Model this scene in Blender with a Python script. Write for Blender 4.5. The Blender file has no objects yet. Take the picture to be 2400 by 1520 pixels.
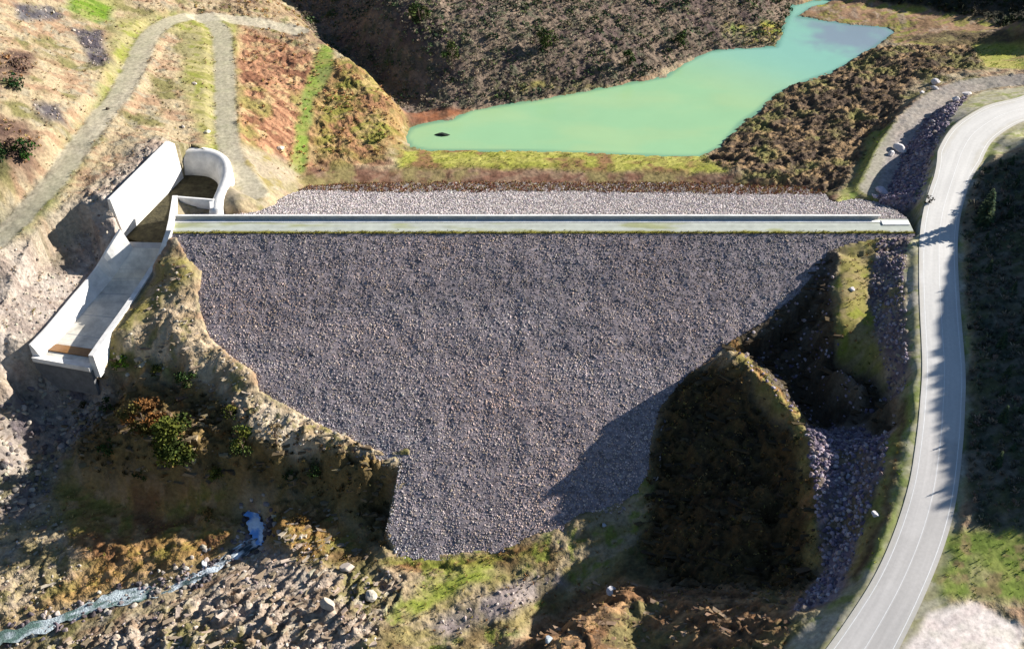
import bpy, math, random
import numpy as np
R = math.radians
scene = bpy.context.scene
col = scene.collection
rng = np.random.default_rng(7)
random.seed(7)

# ------------------------------------------------------------------ camera, sky, sun, exposure
FOV, PITCH, CAMH, CAMY = 50.0, 40.0, 130.0, -186.4
cam_d = bpy.data.cameras.new('camera'); cam = bpy.data.objects.new('camera', cam_d); col.objects.link(cam)
cam_d.sensor_fit = 'HORIZONTAL'; cam_d.angle = R(FOV); cam_d.clip_start = 1; cam_d.clip_end = 5000
cam.location = (0, CAMY, CAMH); cam.rotation_euler = (R(90 - PITCH), 0, 0)
scene.camera = cam
SUN_AZ, SUN_EL = 21.0, 23.0          # azimuth: degrees from +X towards +Y
SD = np.array([math.cos(R(SUN_EL)) * math.cos(R(SUN_AZ)), math.cos(R(SUN_EL)) * math.sin(R(SUN_AZ)), math.sin(R(SUN_EL))])
w = bpy.data.worlds.new('World'); scene.world = w; w.use_nodes = True
nt = w.node_tree; bg = nt.nodes['Background']
sky = nt.nodes.new('ShaderNodeTexSky'); sky.sky_type = 'NISHITA'; sky.sun_disc = False
sky.sun_elevation = R(SUN_EL); sky.sun_rotation = R(90 - SUN_AZ)
sky.air_density = 1.0; sky.dust_density = 0.3; sky.ozone_density = 4.0
nt.links.new(sky.outputs[0], bg.inputs[0]); bg.inputs[1].default_value = 0.05
sl = bpy.data.lights.new('sun', 'SUN'); sl.energy = 5.0; sl.angle = R(0.5); sl.color = (1.0, 0.955, 0.89)
so = bpy.data.objects.new('sun', sl); col.objects.link(so)
from mathutils import Vector
so.rotation_euler = Vector(SD).to_track_quat('Z', 'Y').to_euler()
scene.view_settings.view_transform = 'Standard'; scene.view_settings.look = 'None'
scene.view_settings.gamma = 1.0; scene.view_settings.exposure = 1.3

# ------------------------------------------------------------------ survey helpers (picture bearings -> metres)
FPX = 1200 / math.tan(R(FOV / 2)); CT, ST = math.cos(R(PITCH)), math.sin(R(PITCH))
def ray(u, v):
    a = (np.asarray(u, float) - 1200) / FPX; b = (760 - np.asarray(v, float)) / FPX
    return a, CT + b * ST, -ST + b * CT
def P(u, v, z):                      # point of the bearing at height z
    a, b, c = ray(u, v); t = (z - CAMH) / c
    return np.array([a * t, CAMY + b * t, z + 0 * t])
DS, US = 1.95, 2.5                   # downstream / upstream slopes of the dam
YD, YU = -2.6, 2.6
def F(u, v):                         # point on the dam's downstream face
    a, b, c = ray(u, v); t = ((CAMY - YD) / DS - CAMH) / (c - b / DS)
    return np.array([a * t, CAMY + b * t, CAMH + c * t])
def facez(y): return np.minimum(np.minimum(0, (y - YD) / DS), -(y - YU) / US)

def h2(ix, iy, s):
    n = (ix.astype(np.int64) * 374761393 + iy.astype(np.int64) * 668265263 + s * 1442695041) & 0xffffffff
    n = ((n ^ (n >> 13)) * 1274126177) & 0xffffffff
    return ((n ^ (n >> 16)) & 0xffff) / 65535.0
def vn(x, y, s=0):
    x0 = np.floor(x); y0 = np.floor(y); fx = x - x0; fy = y - y0
    fx = fx * fx * (3 - 2 * fx); fy = fy * fy * (3 - 2 * fy)
    a = h2(x0, y0, s); b = h2(x0 + 1, y0, s); c = h2(x0, y0 + 1, s); d = h2(x0 + 1, y0 + 1, s)
    return (a * (1 - fx) + b * fx) * (1 - fy) + (c * (1 - fx) + d * fx) * fy
def fbm(x, y, s=0, o=4, g=0.55):
    t = 0; A = 1; n = 0
    for i in range(o):
        t = t + A * vn(x * 2 ** i + 17.3 * i, y * 2 ** i - 9.1 * i, s + i); n += A; A *= g
    return t / n
def rot(x, y, deg, sx, sy):
    c, s = math.cos(R(deg)), math.sin(R(deg))
    return (x * c + y * s) / sx, (-x * s + y * c) / sy
def sm(t): t = np.clip(t, 0, 1); return t * t * (3 - 2 * t)

# ------------------------------------------------------------------ terrain control heights
CP = []
SH2 = np.array([math.cos(R(SUN_AZ)), math.sin(R(SUN_AZ))]); TE = math.tan(R(SUN_EL))
def line(pts, step=4.0, conv=P):
    q = [np.array(conv(*p)) for p in pts]
    for i in range(len(q) - 1):
        n = max(1, int(np.linalg.norm((q[i + 1] - q[i])[:2]) / step))
        for k in range(n): CP.append(q[i] + (q[i + 1] - q[i]) * k / n)
    CP.append(q[-1])
def pts(*a):
    for p in a: CP.append(P(*p))
def wp(*a):
    for p in a: CP.append(np.array(p, float))

# shoreline of the reservoir and the valley behind
WZ = -15.0
SH = [(948, 322), (962, 300), (1005, 288), (1060, 280), (1105, 258), (1250, 236), (1420, 205), (1560, 180), (1600, 150), (1660, 121),
      (1720, 114), (1820, 110), (1838, 60), (1856, 14), (1900, 2), (1990, -4), (1900, 20), (1870, 40), (2000, 58), (2080, 64), (2100, 76), (2050, 112),
      (1960, 165), (1890, 190), (1820, 220), (1775, 262), (1735, 290), (1690, 345), (1640, 367), (1560, 367), (1400, 360), (1200, 354),
      (1000, 353), (965, 345), (948, 322)]
line([(u, v, WZ) for u, v in SH])
line([(1010, 320, -17), (1300, 300, -17.5), (1550, 280, -17.5), (1700, 200, -17), (1800, 150, -16.5), (1850, 100, -16), (1870, 50, -16)])
pts((1200, 300, -17.5), (1500, 330, -17), (1400, 250, -17), (1600, 320, -17))
line([(700, 425, -12.5), (960, 395, -13.6), (1300, 385, -13.8), (1640, 400, -13.5), (1800, 420, -12)])
# brown wooded hill behind the water
line([(900, 0, 0), (1000, 0, 1.5), (1200, 0, -1.5), (1400, 0, -4.5), (1600, 0, -7), (1760, 0, -9.5)])
line([(870, 30, -3), (960, 90, -3.5), (1080, 160, -8), (1250, 190, -12.3), (1450, 150, -11.6), (1600, 90, -12), (1750, 60, -13)])
line([(1150, 90, -4), (1350, 70, -6), (1550, 50, -8.5), (1650, 35, -10)])
wp((-30, 150, 6), (0, 150, 5), (40, 160, 2), (80, 170, -2), (0, 200, 34), (60, 210, 32))
line([(942, 255, -14), (880, 205, -13.5), (820, 140, -13), (760, 80, -12.5), (690, 20, -12), (640, -40, -11)])
# bench on the left shore
line([(920, 240, -9.5), (860, 165, -7), (790, 122, -5.5), (740, 90, -5.5), (680, 40, -5), (620, -10, -4)])
line([(925, 290, -11.5), (900, 340, -12), (820, 370, -12)])
pts((780, 200, -6.5), (740, 250, -7), (720, 330, -9), (710, 400, -12), (850, 260, -8.5), (840, 330, -11), (600, 130, -2.5), (650, 230, -3.5), (640, 330, -5), (650, 400, -6))
# left hillside
pts((540, 90, -0.5), (540, 200, -1), (545, 300, -1), (545, 350, -0.8), (590, 380, -2), (560, 430, -1.5), (600, 470, -1.2), (560, 490, -0.6),
    (450, 60, 2), (380, 60, 4), (330, 120, 5.5), (290, 200, 6.5), (250, 260, 7.2), (190, 340, 7.2), (120, 430, 6.4), (50, 500, 5), (-20, 590, 2.2),
    (450, 200, 1.5), (480, 300, 0.5), (400, 250, 3), (350, 300, 4.5), (300, 380, 5), (230, 440, 5), (190, 500, 3.6), (130, 560, 2), (60, 650, -2),
    (230, 60, 9), (100, 60, 15), (0, 30, 20), (150, 180, 11.5), (50, 150, 17), (0, 250, 17), (100, 300, 12), (0, 400, 11.5), (60, 380, 10.5), (300, 10, 7), (560, 10, -1), (450, -10, 1.5))
pts((245, 500, 4.8), (215, 600, -2), (150, 680, -3.5), (90, 760, -7.5), (40, 830, -11), (0, 700, -4.5), (0, 820, -10), (0, 930, -15.5), (30, 900, -15),
    (0, 1050, -21), (0, 1180, -27), (0, 1300, -32))
# apron of the spillway entrance
pts((450, 480, -0.6), (420, 495, -0.5), (370, 345, 6.0), (310, 400, 5.9), (262, 448, 5.6), (240, 455, 5.6), (372, 318, 5.6), (430, 334, 1.2), (470, 338, .7), (225, 500, 4.0), (235, 540, 1.4))
# right of the chute
line([(378, 600, -2.2), (345, 680, -5.6), (300, 745, -7.8), (255, 800, -9.8), (228, 840, -11.5)])
pts((400, 640, -3.4), (410, 720, -6.4), (350, 760, -8.6), (300, 810, -10.6), (410, 800, -9.8), (480, 850, -12.6))
line([(240, 848, -12.2), (330, 852, -12.4), (430, 862, -12.8), (520, 905, -15.2)])
# left abutment contact of the dam face
LC = [(372, 590), (430, 615), (462, 645), (452, 690), (458, 740), (480, 800), (520, 840), (588, 885), (595, 930), (700, 985), (800, 1040), (900, 1078), (932, 1076)]
q = [F(*p) for p in LC]
for i in range(len(q) - 1):
    for k in range(3): CP.append(q[i] + (q[i + 1] - q[i]) * k / 3 + np.array([-.4, -.4, 0.9]))
line([(235, 890, -18.5), (330, 895, -17.8), (420, 905, -17.5), (480, 925, -17.4)])
line([(530, 925, -15.8), (600, 975, -16.8), (720, 1040, -19.4), (830, 1080, -21.3), (932, 1085, -22)], 3)
line([(520, 965, -17.5), (600, 1010, -18), (650, 1050, -19.2), (720, 1072, -20.8)], 3)
line([(520, 1050, -21.5), (600, 1085, -23), (700, 1105, -25)], 3)
line([(740, 1135, -29), (800, 1145, -29.5), (880, 1135, -29.6)], 3)
pts((905, 1180, -30.3), (890, 1230, -30.8), (875, 1270, -30.9))
line([(200, 915, -20.5), (300, 935, -18), (430, 960, -18.4), (500, 980, -19)])
line([(200, 1080, -25), (350, 1090, -22.8), (480, 1080, -22.4), (570, 1095, -23.6), (690, 1112, -26)])
line([(200, 1130, -29), (350, 1160, -29.5), (480, 1170, -30), (555, 1180, -31.5)])
# outlet rubble fan
pts((130, 880, -21), (60, 950, -21.5), (150, 970, -23.5), (60, 1060, -26), (120, 1140, -29), (200, 1230, -31.5), (100, 1300, -34), (300, 1290, -33.5), (400, 1260, -32.5))
# plunge pool and stream bed
STREAM = [(585, 1165, -32.2), (600, 1220, -32.6), (612, 1262, -33), (560, 1290, -33.4), (490, 1335, -34), (430, 1362, -34.6), (330, 1390, -35.3), (240, 1415, -36), (140, 1450, -36.8), (40, 1485, -37.5), (-60, 1530, -38.3)]
line([(u, v, z - 0.3) for u, v, z in STREAM])
line([(645, 1170, -28.6), (668, 1225, -28.8), (680, 1270, -30)])
line([(640, 1300, -31.9), (590, 1330, -32.4), (450, 1400, -33.6), (300, 1450, -34.8), (140, 1510, -36)])
pts((500, 1230, -31.5), (420, 1330, -33.2), (560, 1240, -31.8))
pts((700, 1230, -30.5), (760, 1180, -30.5), (700, 1350, -31), (600, 1450, -32), (400, 1510, -33.5), (800, 1450, -30), (900, 1520, -30), (740, 1290, -30.3))
# toe of the dam
TO = [(905, 1290), (950, 1312), (1050, 1312), (1150, 1300), (1250, 1268), (1330, 1225), (1430, 1200), (1500, 1165), (1530, 1120), (1540, 1030), (1560, 960), (1620, 890), (1690, 842)]
q = [F(*p) for p in TO]
for i in range(len(q) - 1):
    for k in range(3): CP.append(q[i] + (q[i + 1] - q[i]) * k / 3 + np.array([0, 0, 0.1]))
pts((830, 1240, -30.6), (870, 1200, -30.4), (860, 1320, -30.8), (950, 1370, -29.8), (1100, 1350, -29.6), (1000, 1450, -30.5), (1200, 1420, -30), (1150, 1505, -31.5), (1300, 1330, -29.3), (1000, 1540, -31.5))
line([(1440, 1385, -24), (1340, 1440, -24.8), (1220, 1525, -26)])
line([(1405, 1440, -30.5), (1290, 1520, -32.5)])
pts((1500, 1420, -23.5), (1500, 1500, -24.5), (1650, 1460, -18.6), (1700, 1520, -17), (1600, 1400, -21.6), (1750, 1430, -16))
# strip of grass climbing from the toe, and the rock spur
line([(1400, 1330, -29), (1470, 1250, -27), (1515, 1150, -24.5), (1522, 1120, -23.8)], 3)
line([(1565, 1030, -19.6), (1560, 1150, -24.3), (1530, 1300, -27.6), (1560, 1370, -27), (1700, 1375, -22.8), (1860, 1385, -15.5)], 3)
line([(1700, 822, -8.2), (1745, 860, -7.8), (1800, 915, -8.6), (1850, 965, -10), (1880, 1000, -11.5)], 3)
line([(1880, 1000, -10.5), (1885, 1100, -10.8), (1895, 1200, -12.2), (1905, 1300, -14.2), (1905, 1345, -16)], 3)
line([(1650, 930, -14.6), (1730, 1000, -15.6), (1790, 1090, -16.8), (1805, 1200, -18.6), (1800, 1300, -21)], 3)
line([(1780, 950, -12.6), (1830, 1010, -13.4), (1850, 1100, -14.2), (1855, 1200, -15.8), (1850, 1300, -18)], 3)
line([(1895, 1190, -12), (1800, 1215, -15.4), (1700, 1225, -18.4), (1640, 1235, -21.5)], 2.5)
line([(1888, 1120, -11.2), (1800, 1140, -14.6), (1740, 1150, -17.2)], 2.5)
# pit right of the spur, rubble gully, upper berm
line([(1760, 830, -14.5), (1850, 890, -16.5), (1930, 970, -16.5), (2000, 1010, -14.5), (2080, 1010, -10.5)], 3)
line([(1985, 1060, -10), (1990, 1150, -10.2), (1985, 1250, -11.4), (1960, 1340, -13.4)])
line([(2092, 1040, -4.7), (2075, 1130, -5.6), (2050, 1220, -6.8), (2015, 1320, -8.4), (1985, 1380, -9.6)])
line([(1950, 592, -1.9), (1945, 700, -4), (1945, 800, -6), (1962, 852, -6.8), (2030, 900, -6.6), (2088, 930, -5.6)], 3)
line([(2040, 590, -1.9), (2045, 700, -4), (2060, 800, -5.6), (2090, 880, -5.6)], 3)
line([(1925, 640, -4.8), (1905, 720, -8), (1900, 800, -11), (1940, 880, -13.5), (2010, 930, -13.5), (2075, 970, -11)], 3)
# road platform
RL = [(2430, 216, 1.0), (2400, 228, 1.0), (2342, 240, 1.0), (2296, 261, .9), (2257, 290, .8), (2229, 330, .7), (2212, 380, .6), (2190, 450, .4), (2179, 500, .3),
      (2173, 560, .2), (2171, 640, 0), (2173, 730, -.6), (2178, 860, -1.8), (2172, 950, -2.6), (2165, 1033, -3.4), (2145, 1150, -4.6), (2112, 1260, -5.8), (2060, 1380, -7), (1978, 1510, -8.4), (1900, 1620, -9.4)]
RR = [(2460, 266, 1.0), (2425, 276, 1.0), (2372, 292, 1.0), (2334, 315, .9), (2302, 342, .8), (2284, 375, .7), (2270, 410, .6), (2252, 460, .4), (2238, 505, .3),
      (2230, 560, .2), (2232, 640, 0), (2238, 730, -.6), (2249, 860, -1.8), (2249, 950, -2.6), (2243, 1033, -3.4), (2230, 1150, -4.6), (2201, 1260, -5.8), (2151, 1380, -7), (2086, 1510, -8.4), (2020, 1620, -9.4)]
def spl(p, n):                       # Catmull-Rom
    p = np.array(p, float); p = np.vstack([2 * p[0] - p[1], p, 2 * p[-1] - p[-2]]); out = []
    for i in range(1, len(p) - 2):
        for k in range(n):
            t = k / n
            out.append(0.5 * ((2 * p[i]) + (p[i + 1] - p[i - 1]) * t + (2 * p[i - 1] - 5 * p[i] + 4 * p[i + 1] - p[i + 2]) * t * t + (3 * p[i] - p[i - 1] - 3 * p[i + 1] + p[i + 2]) * t ** 3))
    out.append(p[-2]); return np.array(out)
RLw = spl([P(*p) for p in RL], 8); RRw = spl([P(*p) for p in RR], 8)
RC = (RLw + RRw) / 2; RH = np.linalg.norm((RLw - RRw)[:, :2], axis=1) / 2
k5 = np.ones(9) / 9; RH = np.convolve(np.pad(RH, 4, mode='edge'), k5, 'valid'); RH = np.clip(RH, 2.9, 4.0)
for i in range(0, len(RC), 3): CP.append(RC[i])
line([(2400, 200, -3.5), (2300, 195, -5), (2210, 215, -6), (2150, 260, -6.5), (2105, 320, -7), (2080, 350, -7)])
line([(2230, 262, -2.5), (2180, 320, -4.5), (2130, 390, -6), (2080, 470, -4)])
line([(2400, 160, -6), (2200, 170, -8.5), (2100, 200, -10), (2060, 300, -9.5), (2040, 360, -9.5), (1990, 430, -8.5), (1960, 478, -6)])
line([(2020, 120, -13), (2200, 110, -11), (2400, 120, -9)])
line([(1880, 215, -13.5), (1800, 280, -13.2), (1760, 340, -13.5)])
pts((1950, 280, -12), (1900, 350, -12), (1850, 400, -12), (2000, 200, -11.5))
line([(1900, 10, -14.2), (2050, 30, -13.8), (2250, 50, -13), (2400, 70, -12)])
line([(1960, 0, -14), (2100, 15, -13.5), (2250, 38, -12.5), (2400, 62, -11.5), (2550, 90, -10)])
for u, v, rc in ((1990, -4, -3), (2120, 12, 5), (2250, 34, 7), (2400, 58, 6), (2620, 70, 2)):
    b = P(u, v, -12.5)
    for d, o in ((4, -.2), (14, -2), (30, -3), (50, -.5)): wp((b[0] + d * SH2[0], b[1] + d * SH2[1] + d * .1, -12.5 + TE * d + o))
    for d in (60, 68, 78): wp((b[0] + d * SH2[0], b[1] + d * SH2[1] + d * .1, -12.5 + TE * (min(d, 70) + rc + 3)))  # unseen crest raised to keep the far slope in shadow
# verge left of the road, ditch
line([(2142, 560, -.2), (2140, 700, -.8), (2148, 850, -2), (2140, 950, -2.8), (2125, 1050, -3.8), (2100, 1180, -5.2), (2060, 1290, -6.4), (2010, 1390, -7.8), (1930, 1500, -9.3)])
line([(2115, 570, -.6), (2112, 700, -1.6), (2120, 850, -3), (2125, 950, -3.6), (2112, 1030, -4.4), (2085, 1180, -5.9), (2040, 1300, -7.2), (1990, 1390, -8.6), (1880, 1500, -11)])
pts((1840, 1440, -13.2), (1780, 1510, -14))
# steep hill right of the road
RF = [(2420, 330, 1.0, -1), (2345, 352, .9, 0), (2300, 400, .7, .5), (2272, 450, .5, 1.2), (2256, 520, .3, 1.5), (2250, 600, 0, 2.5), (2254, 680, -.3, 4.5), (2258, 760, -.8, 5),
      (2266, 860, -1.8, 4.5), (2270, 950, -2.6, 4), (2266, 1033, -3.4, 2.5), (2258, 1100, -4, 1), (2300, 1175, -4, 1), (2350, 1205, -4, 1), (2420, 1235, -4, 1)]
SH2 = np.array([math.cos(R(SUN_AZ)), math.sin(R(SUN_AZ))]); TE = math.tan(R(SUN_EL))
for u, v, z, reach in RF:
    b = P(u, v, z); wp(b)
    for d, o in ((3.5, -.3), (8, -1.6), (16, -3.6), (28, -4.6), (42, -4.4), (54, -2.4)):
        wp((b[0] + d * SH2[0], b[1] + d * SH2[1], z + TE * d + o))
    for d in (64, 70, 78): wp((b[0] + d * SH2[0], b[1] + d * SH2[1], z + TE * (min(d, 72) + reach)))  # unseen crest, heights shaped so its shadow ends on the road
    wp((b[0] + 110 * SH2[0], b[1] + 110 * SH2[1], z + TE * 74))
line([(2252, 1160, -4.6), (2245, 1250, -5.2), (2215, 1300, -5.8), (2160, 1420, -7.2), (2110, 1520, -8.3)])
line([(2420, 1245, -4.5), (2420, 1350, -6), (2420, 1520, -8.5)])
pts((2320, 1250, -4.8), (2300, 1330, -5.9), (2300, 1450, -7.3))
wp((110, -78, -5), (150, -84, -4))
# surroundings outside the frame
wp((-200, 60, 55), (-200, -20, 45), (-190, -90, 10), (-150, -130, -38), (-150, 150, 50), (-60, 180, 30), (-110, 120, 26), (-200, 220, 70),
   (0, -140, -36), (60, -150, -20), (140, -140, 0), (220, -80, 4), (230, 10, 34), (230, 60, 22), (150, 108, 0), (60, 250, 40), (130, 240, 25), (-40, -130, -38), (140, -90, -6))
# ground under the dam body
for x in range(-58, 80, 8):
    wp((x, 0, -17.5))
    if x > -50: wp((x, 14, -18.5))
for yy, xa, xb in ((-8, -58, 56), (-16, -54, 50), (-24, -46, 38), (-34, -34, 30), (-46, -16, 20)):
    for x in range(xa, xb + 1, 8): wp((x, yy, float(facez(np.array(yy))) - 4.5))
for x in range(-42, 66, 8): wp((x, 28, -18))

CPa = np.array(CP)
# drop near-duplicates
keep = []
for i, p in enumerate(CPa):
    if all((CPa[j][0] - p[0]) ** 2 + (CPa[j][1] - p[1]) ** 2 > 0.7 for j in keep): keep.append(i)
CPa = CPa[keep]
XY = CPa[:, :2]; D = np.sqrt(((XY[:, None] - XY[None]) ** 2).sum(2) + 1.0)
n = len(XY); M = np.zeros((n + 3, n + 3)); M[:n, :n] = D + np.eye(n) * -0.15; M[:n, n] = 1; M[:n, n + 1:] = XY; M[n, :n] = 1; M[n + 1:, :n] = XY.T
W = np.linalg.solve(M, np.concatenate([CPa[:, 2], [0, 0, 0]]))
GX0, GY0, GN, GM = -220.0, -170.0, 460, 440
gx = GX0 + np.arange(GN); gy = GY0 + np.arange(GM)
GXX, GYY = np.meshgrid(gx, gy)
fx_, fy_ = GXX.ravel(), GYY.ravel(); Z = np.zeros(fx_.size)
for s in range(0, fx_.size, 20000):
    e = s + 20000
    d = np.sqrt((fx_[s:e, None] - XY[None, :, 0]) ** 2 + (fy_[s:e, None] - XY[None, :, 1]) ** 2 + 1.0)
    Z[s:e] = d @ W[:n] + W[n] + fx_[s:e] * W[n + 1] + fy_[s:e] * W[n + 2]
BASE = np.clip(Z.reshape(GM, GN), -42, 90)
def base(x, y):                      # cubic B-spline through the height grid
    a = np.clip((x - GX0), 1, GN - 3.001); b = np.clip((y - GY0), 1, GM - 3.001)
    i = a.astype(int); j = b.astype(int); p = a - i; q = b - j
    def wts(t): return ((1 - t) ** 3 / 6, (3 * t ** 3 - 6 * t * t + 4) / 6, (-3 * t ** 3 + 3 * t * t + 3 * t + 1) / 6, t ** 3 / 6)
    wx_, wy_ = wts(p), wts(q); o = 0
    for n_ in range(4):
        for m_ in range(4): o = o + BASE[j + n_ - 1, i + m_ - 1] * wx_[m_] * wy_[n_]
    return o
def hit(u, v, dam=False):
    u = np.atleast_1d(np.asarray(u, float)); v = np.atleast_1d(np.asarray(v, float))
    a, b, c = ray(u, v); t = np.full(u.shape, 90.0); done = np.zeros(u.shape, bool)
    for k in range(900):
        z = CAMH + c * t; x = a * t; y = CAMY + b * t
        g = base(x, y)
        if dam: g = np.maximum(g, np.where((x > -71) & (x < 82), facez(y), -99))
        done |= (z <= g); t = np.where(done, t, t + 0.6)
        if done.all(): break
    return np.stack([a * t, CAMY + b * t, CAMH + c * t], -1)
def H1(u, v): return hit(u, v)[0]

# point-in-polygon and distance in plan
def pdist(x, y, poly):
    ins = np.zeros(x.shape, bool); dm = np.full(x.shape, 1e9)
    n = len(poly)
    for i in range(n):
        x0, y0 = poly[i]; x1, y1 = poly[(i + 1) % n]
        cond = ((y0 > y) != (y1 > y)) & (x < (x1 - x0) * (y - y0) / ((y1 - y0) + 1e-12) + x0)
        ins ^= cond
        dx, dy = x1 - x0, y1 - y0; L = dx * dx + dy * dy + 1e-9
        t = np.clip(((x - x0) * dx + (y - y0) * dy) / L, 0, 1)
        dm = np.minimum(dm, (x - x0 - t * dx) ** 2 + (y - y0 - t * dy) ** 2)
    return np.where(ins, -1, 1) * np.sqrt(dm)
def world_poly(pix, dam=False):
    out = []
    for i in range(len(pix)):
        a = pix[i]; b = pix[(i + 1) % len(pix)]; m = max(1, int(math.hypot(b[0] - a[0], b[1] - a[1]) / 60))
        for k in range(m): out.append((a[0] + (b[0] - a[0]) * k / m, a[1] + (b[1] - a[1]) * k / m))
    o = np.array(out); return hit(o[:, 0], o[:, 1], dam)[:, :2]
def linedist(x, y, L):
    dm = np.full(x.shape, 1e9); zz = np.zeros(x.shape); ww = np.zeros(x.shape)
    for i in range(len(L) - 1):
        x0, y0, z0, w0 = L[i]; x1, y1, z1, w1 = L[i + 1]
        dx, dy = x1 - x0, y1 - y0; l = dx * dx + dy * dy + 1e-9
        t = np.clip(((x - x0) * dx + (y - y0) * dy) / l, 0, 1)
        d = np.hypot(x - x0 - t * dx, y - y0 - t * dy); m = d < dm
        dm = np.where(m, d, dm); zz = np.where(m, z0 + (z1 - z0) * t, zz); ww = np.where(m, w0 + (w1 - w0) * t, ww)
    return dm, zz, ww

# ------------------------------------------------------------------ spillway layout (world points)
CL = [P(*p) for p in ((283, 537, 1.0), (250, 590, -2.4), (222, 635, -6.0), (165, 703, -7.4), (113, 765, -8.5), (72, 808, -9.2))]
CR = [P(*p) for p in ((389, 540, 1.0), (371, 590, -2.4), (345, 635, -6.0), (290, 716, -7.4), (240, 785, -8.5), (207, 832, -9.2))]
CDEP = [4.6, 4.4, 3.8, 3.4, 3.2, 3.0]
SLAB_T = [P(258, 468, 6.5), P(395, 331, 6.2)]; SLAB_B = [P(291, 548, -3.6), P(429, 408, -3.6)]
UW = [P(*p) for p in ((404, 458, 1.2), (395, 513, 1.1), (389, 540, 1.0))]
IN = spl([P(u, v, 1.0) for u, v in ((400, 351), (450, 350), (492, 355), (520, 372), (528, 400), (520, 432), (505, 468), (503, 492))], 6)
cl = spl(CL, 4); cr = spl(CR, 4); poly_chute = np.vstack([cl[:, :2], cr[::-1, :2]])
poly_chan = np.array([CL[0][:2] + np.array([-.3, -.2]), SLAB_B[0][:2], SLAB_B[1][:2], IN[6][:2], IN[14][:2], IN[22][:2], IN[30][:2], P(497, 466, 1)[:2], UW[0][:2], UW[2][:2]])

DPOLY = np.array([(-70.6, YD + .4)] + [tuple(F(*p)[:2]) for p in LC[1:] + [(950, 1066), (946, 1110), (932, 1180), (918, 1240)] + TO[1:] + [(1722, 812), (1800, 765), (1880, 698), (1925, 640), (1950, 600), (2000, 584), (2060, 572), (2118, 556)]] + [(83, YD + .4)])
def dam_in(x, y):                    # distance to the dam's outline, negative inside
    d = pdist(x, y, DPOLY); up = (y > YD - .2) & (y < 44) & (x > -70.6) & (x < 83)
    return np.where(up, -5.0, d)
# ------------------------------------------------------------------ terrain grid
def axis(lo, hi, step, outer, far):
    a = list(np.arange(lo, hi, step)); s = step; x = a[-1]
    while x < far: s *= outer; x += s; a.append(x)
    s = step; x = lo; pre = []
    while x > -far: s *= outer; x -= s; pre.append(x)
    return np.array(pre[::-1] + a)
ax = axis(-128, 166, 0.36, 1.25, 420)
ya = list(np.arange(-100, -20, 0.3)) + list(np.arange(-20, 70, 0.36)) + list(np.arange(70, 150, 0.55))
y = ya[-1]; s = 0.6
while y < 500: s *= 1.25; y += s; ya.append(y)
y = ya[0]; s = 0.4; pre = []
while y > -420: s *= 1.25; y -= s; pre.append(y)
ay = np.array(pre[::-1] + ya)
TX, TY = np.meshgrid(ax, ay); shp = TX.shape
x = TX.ravel(); y = TY.ravel()
z0 = base(x, y)

def lin(c): c = np.array(c, float) / 255; return np.where(c < .04045, c / 12.92, ((c + .055) / 1.055) ** 2.4)
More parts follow.
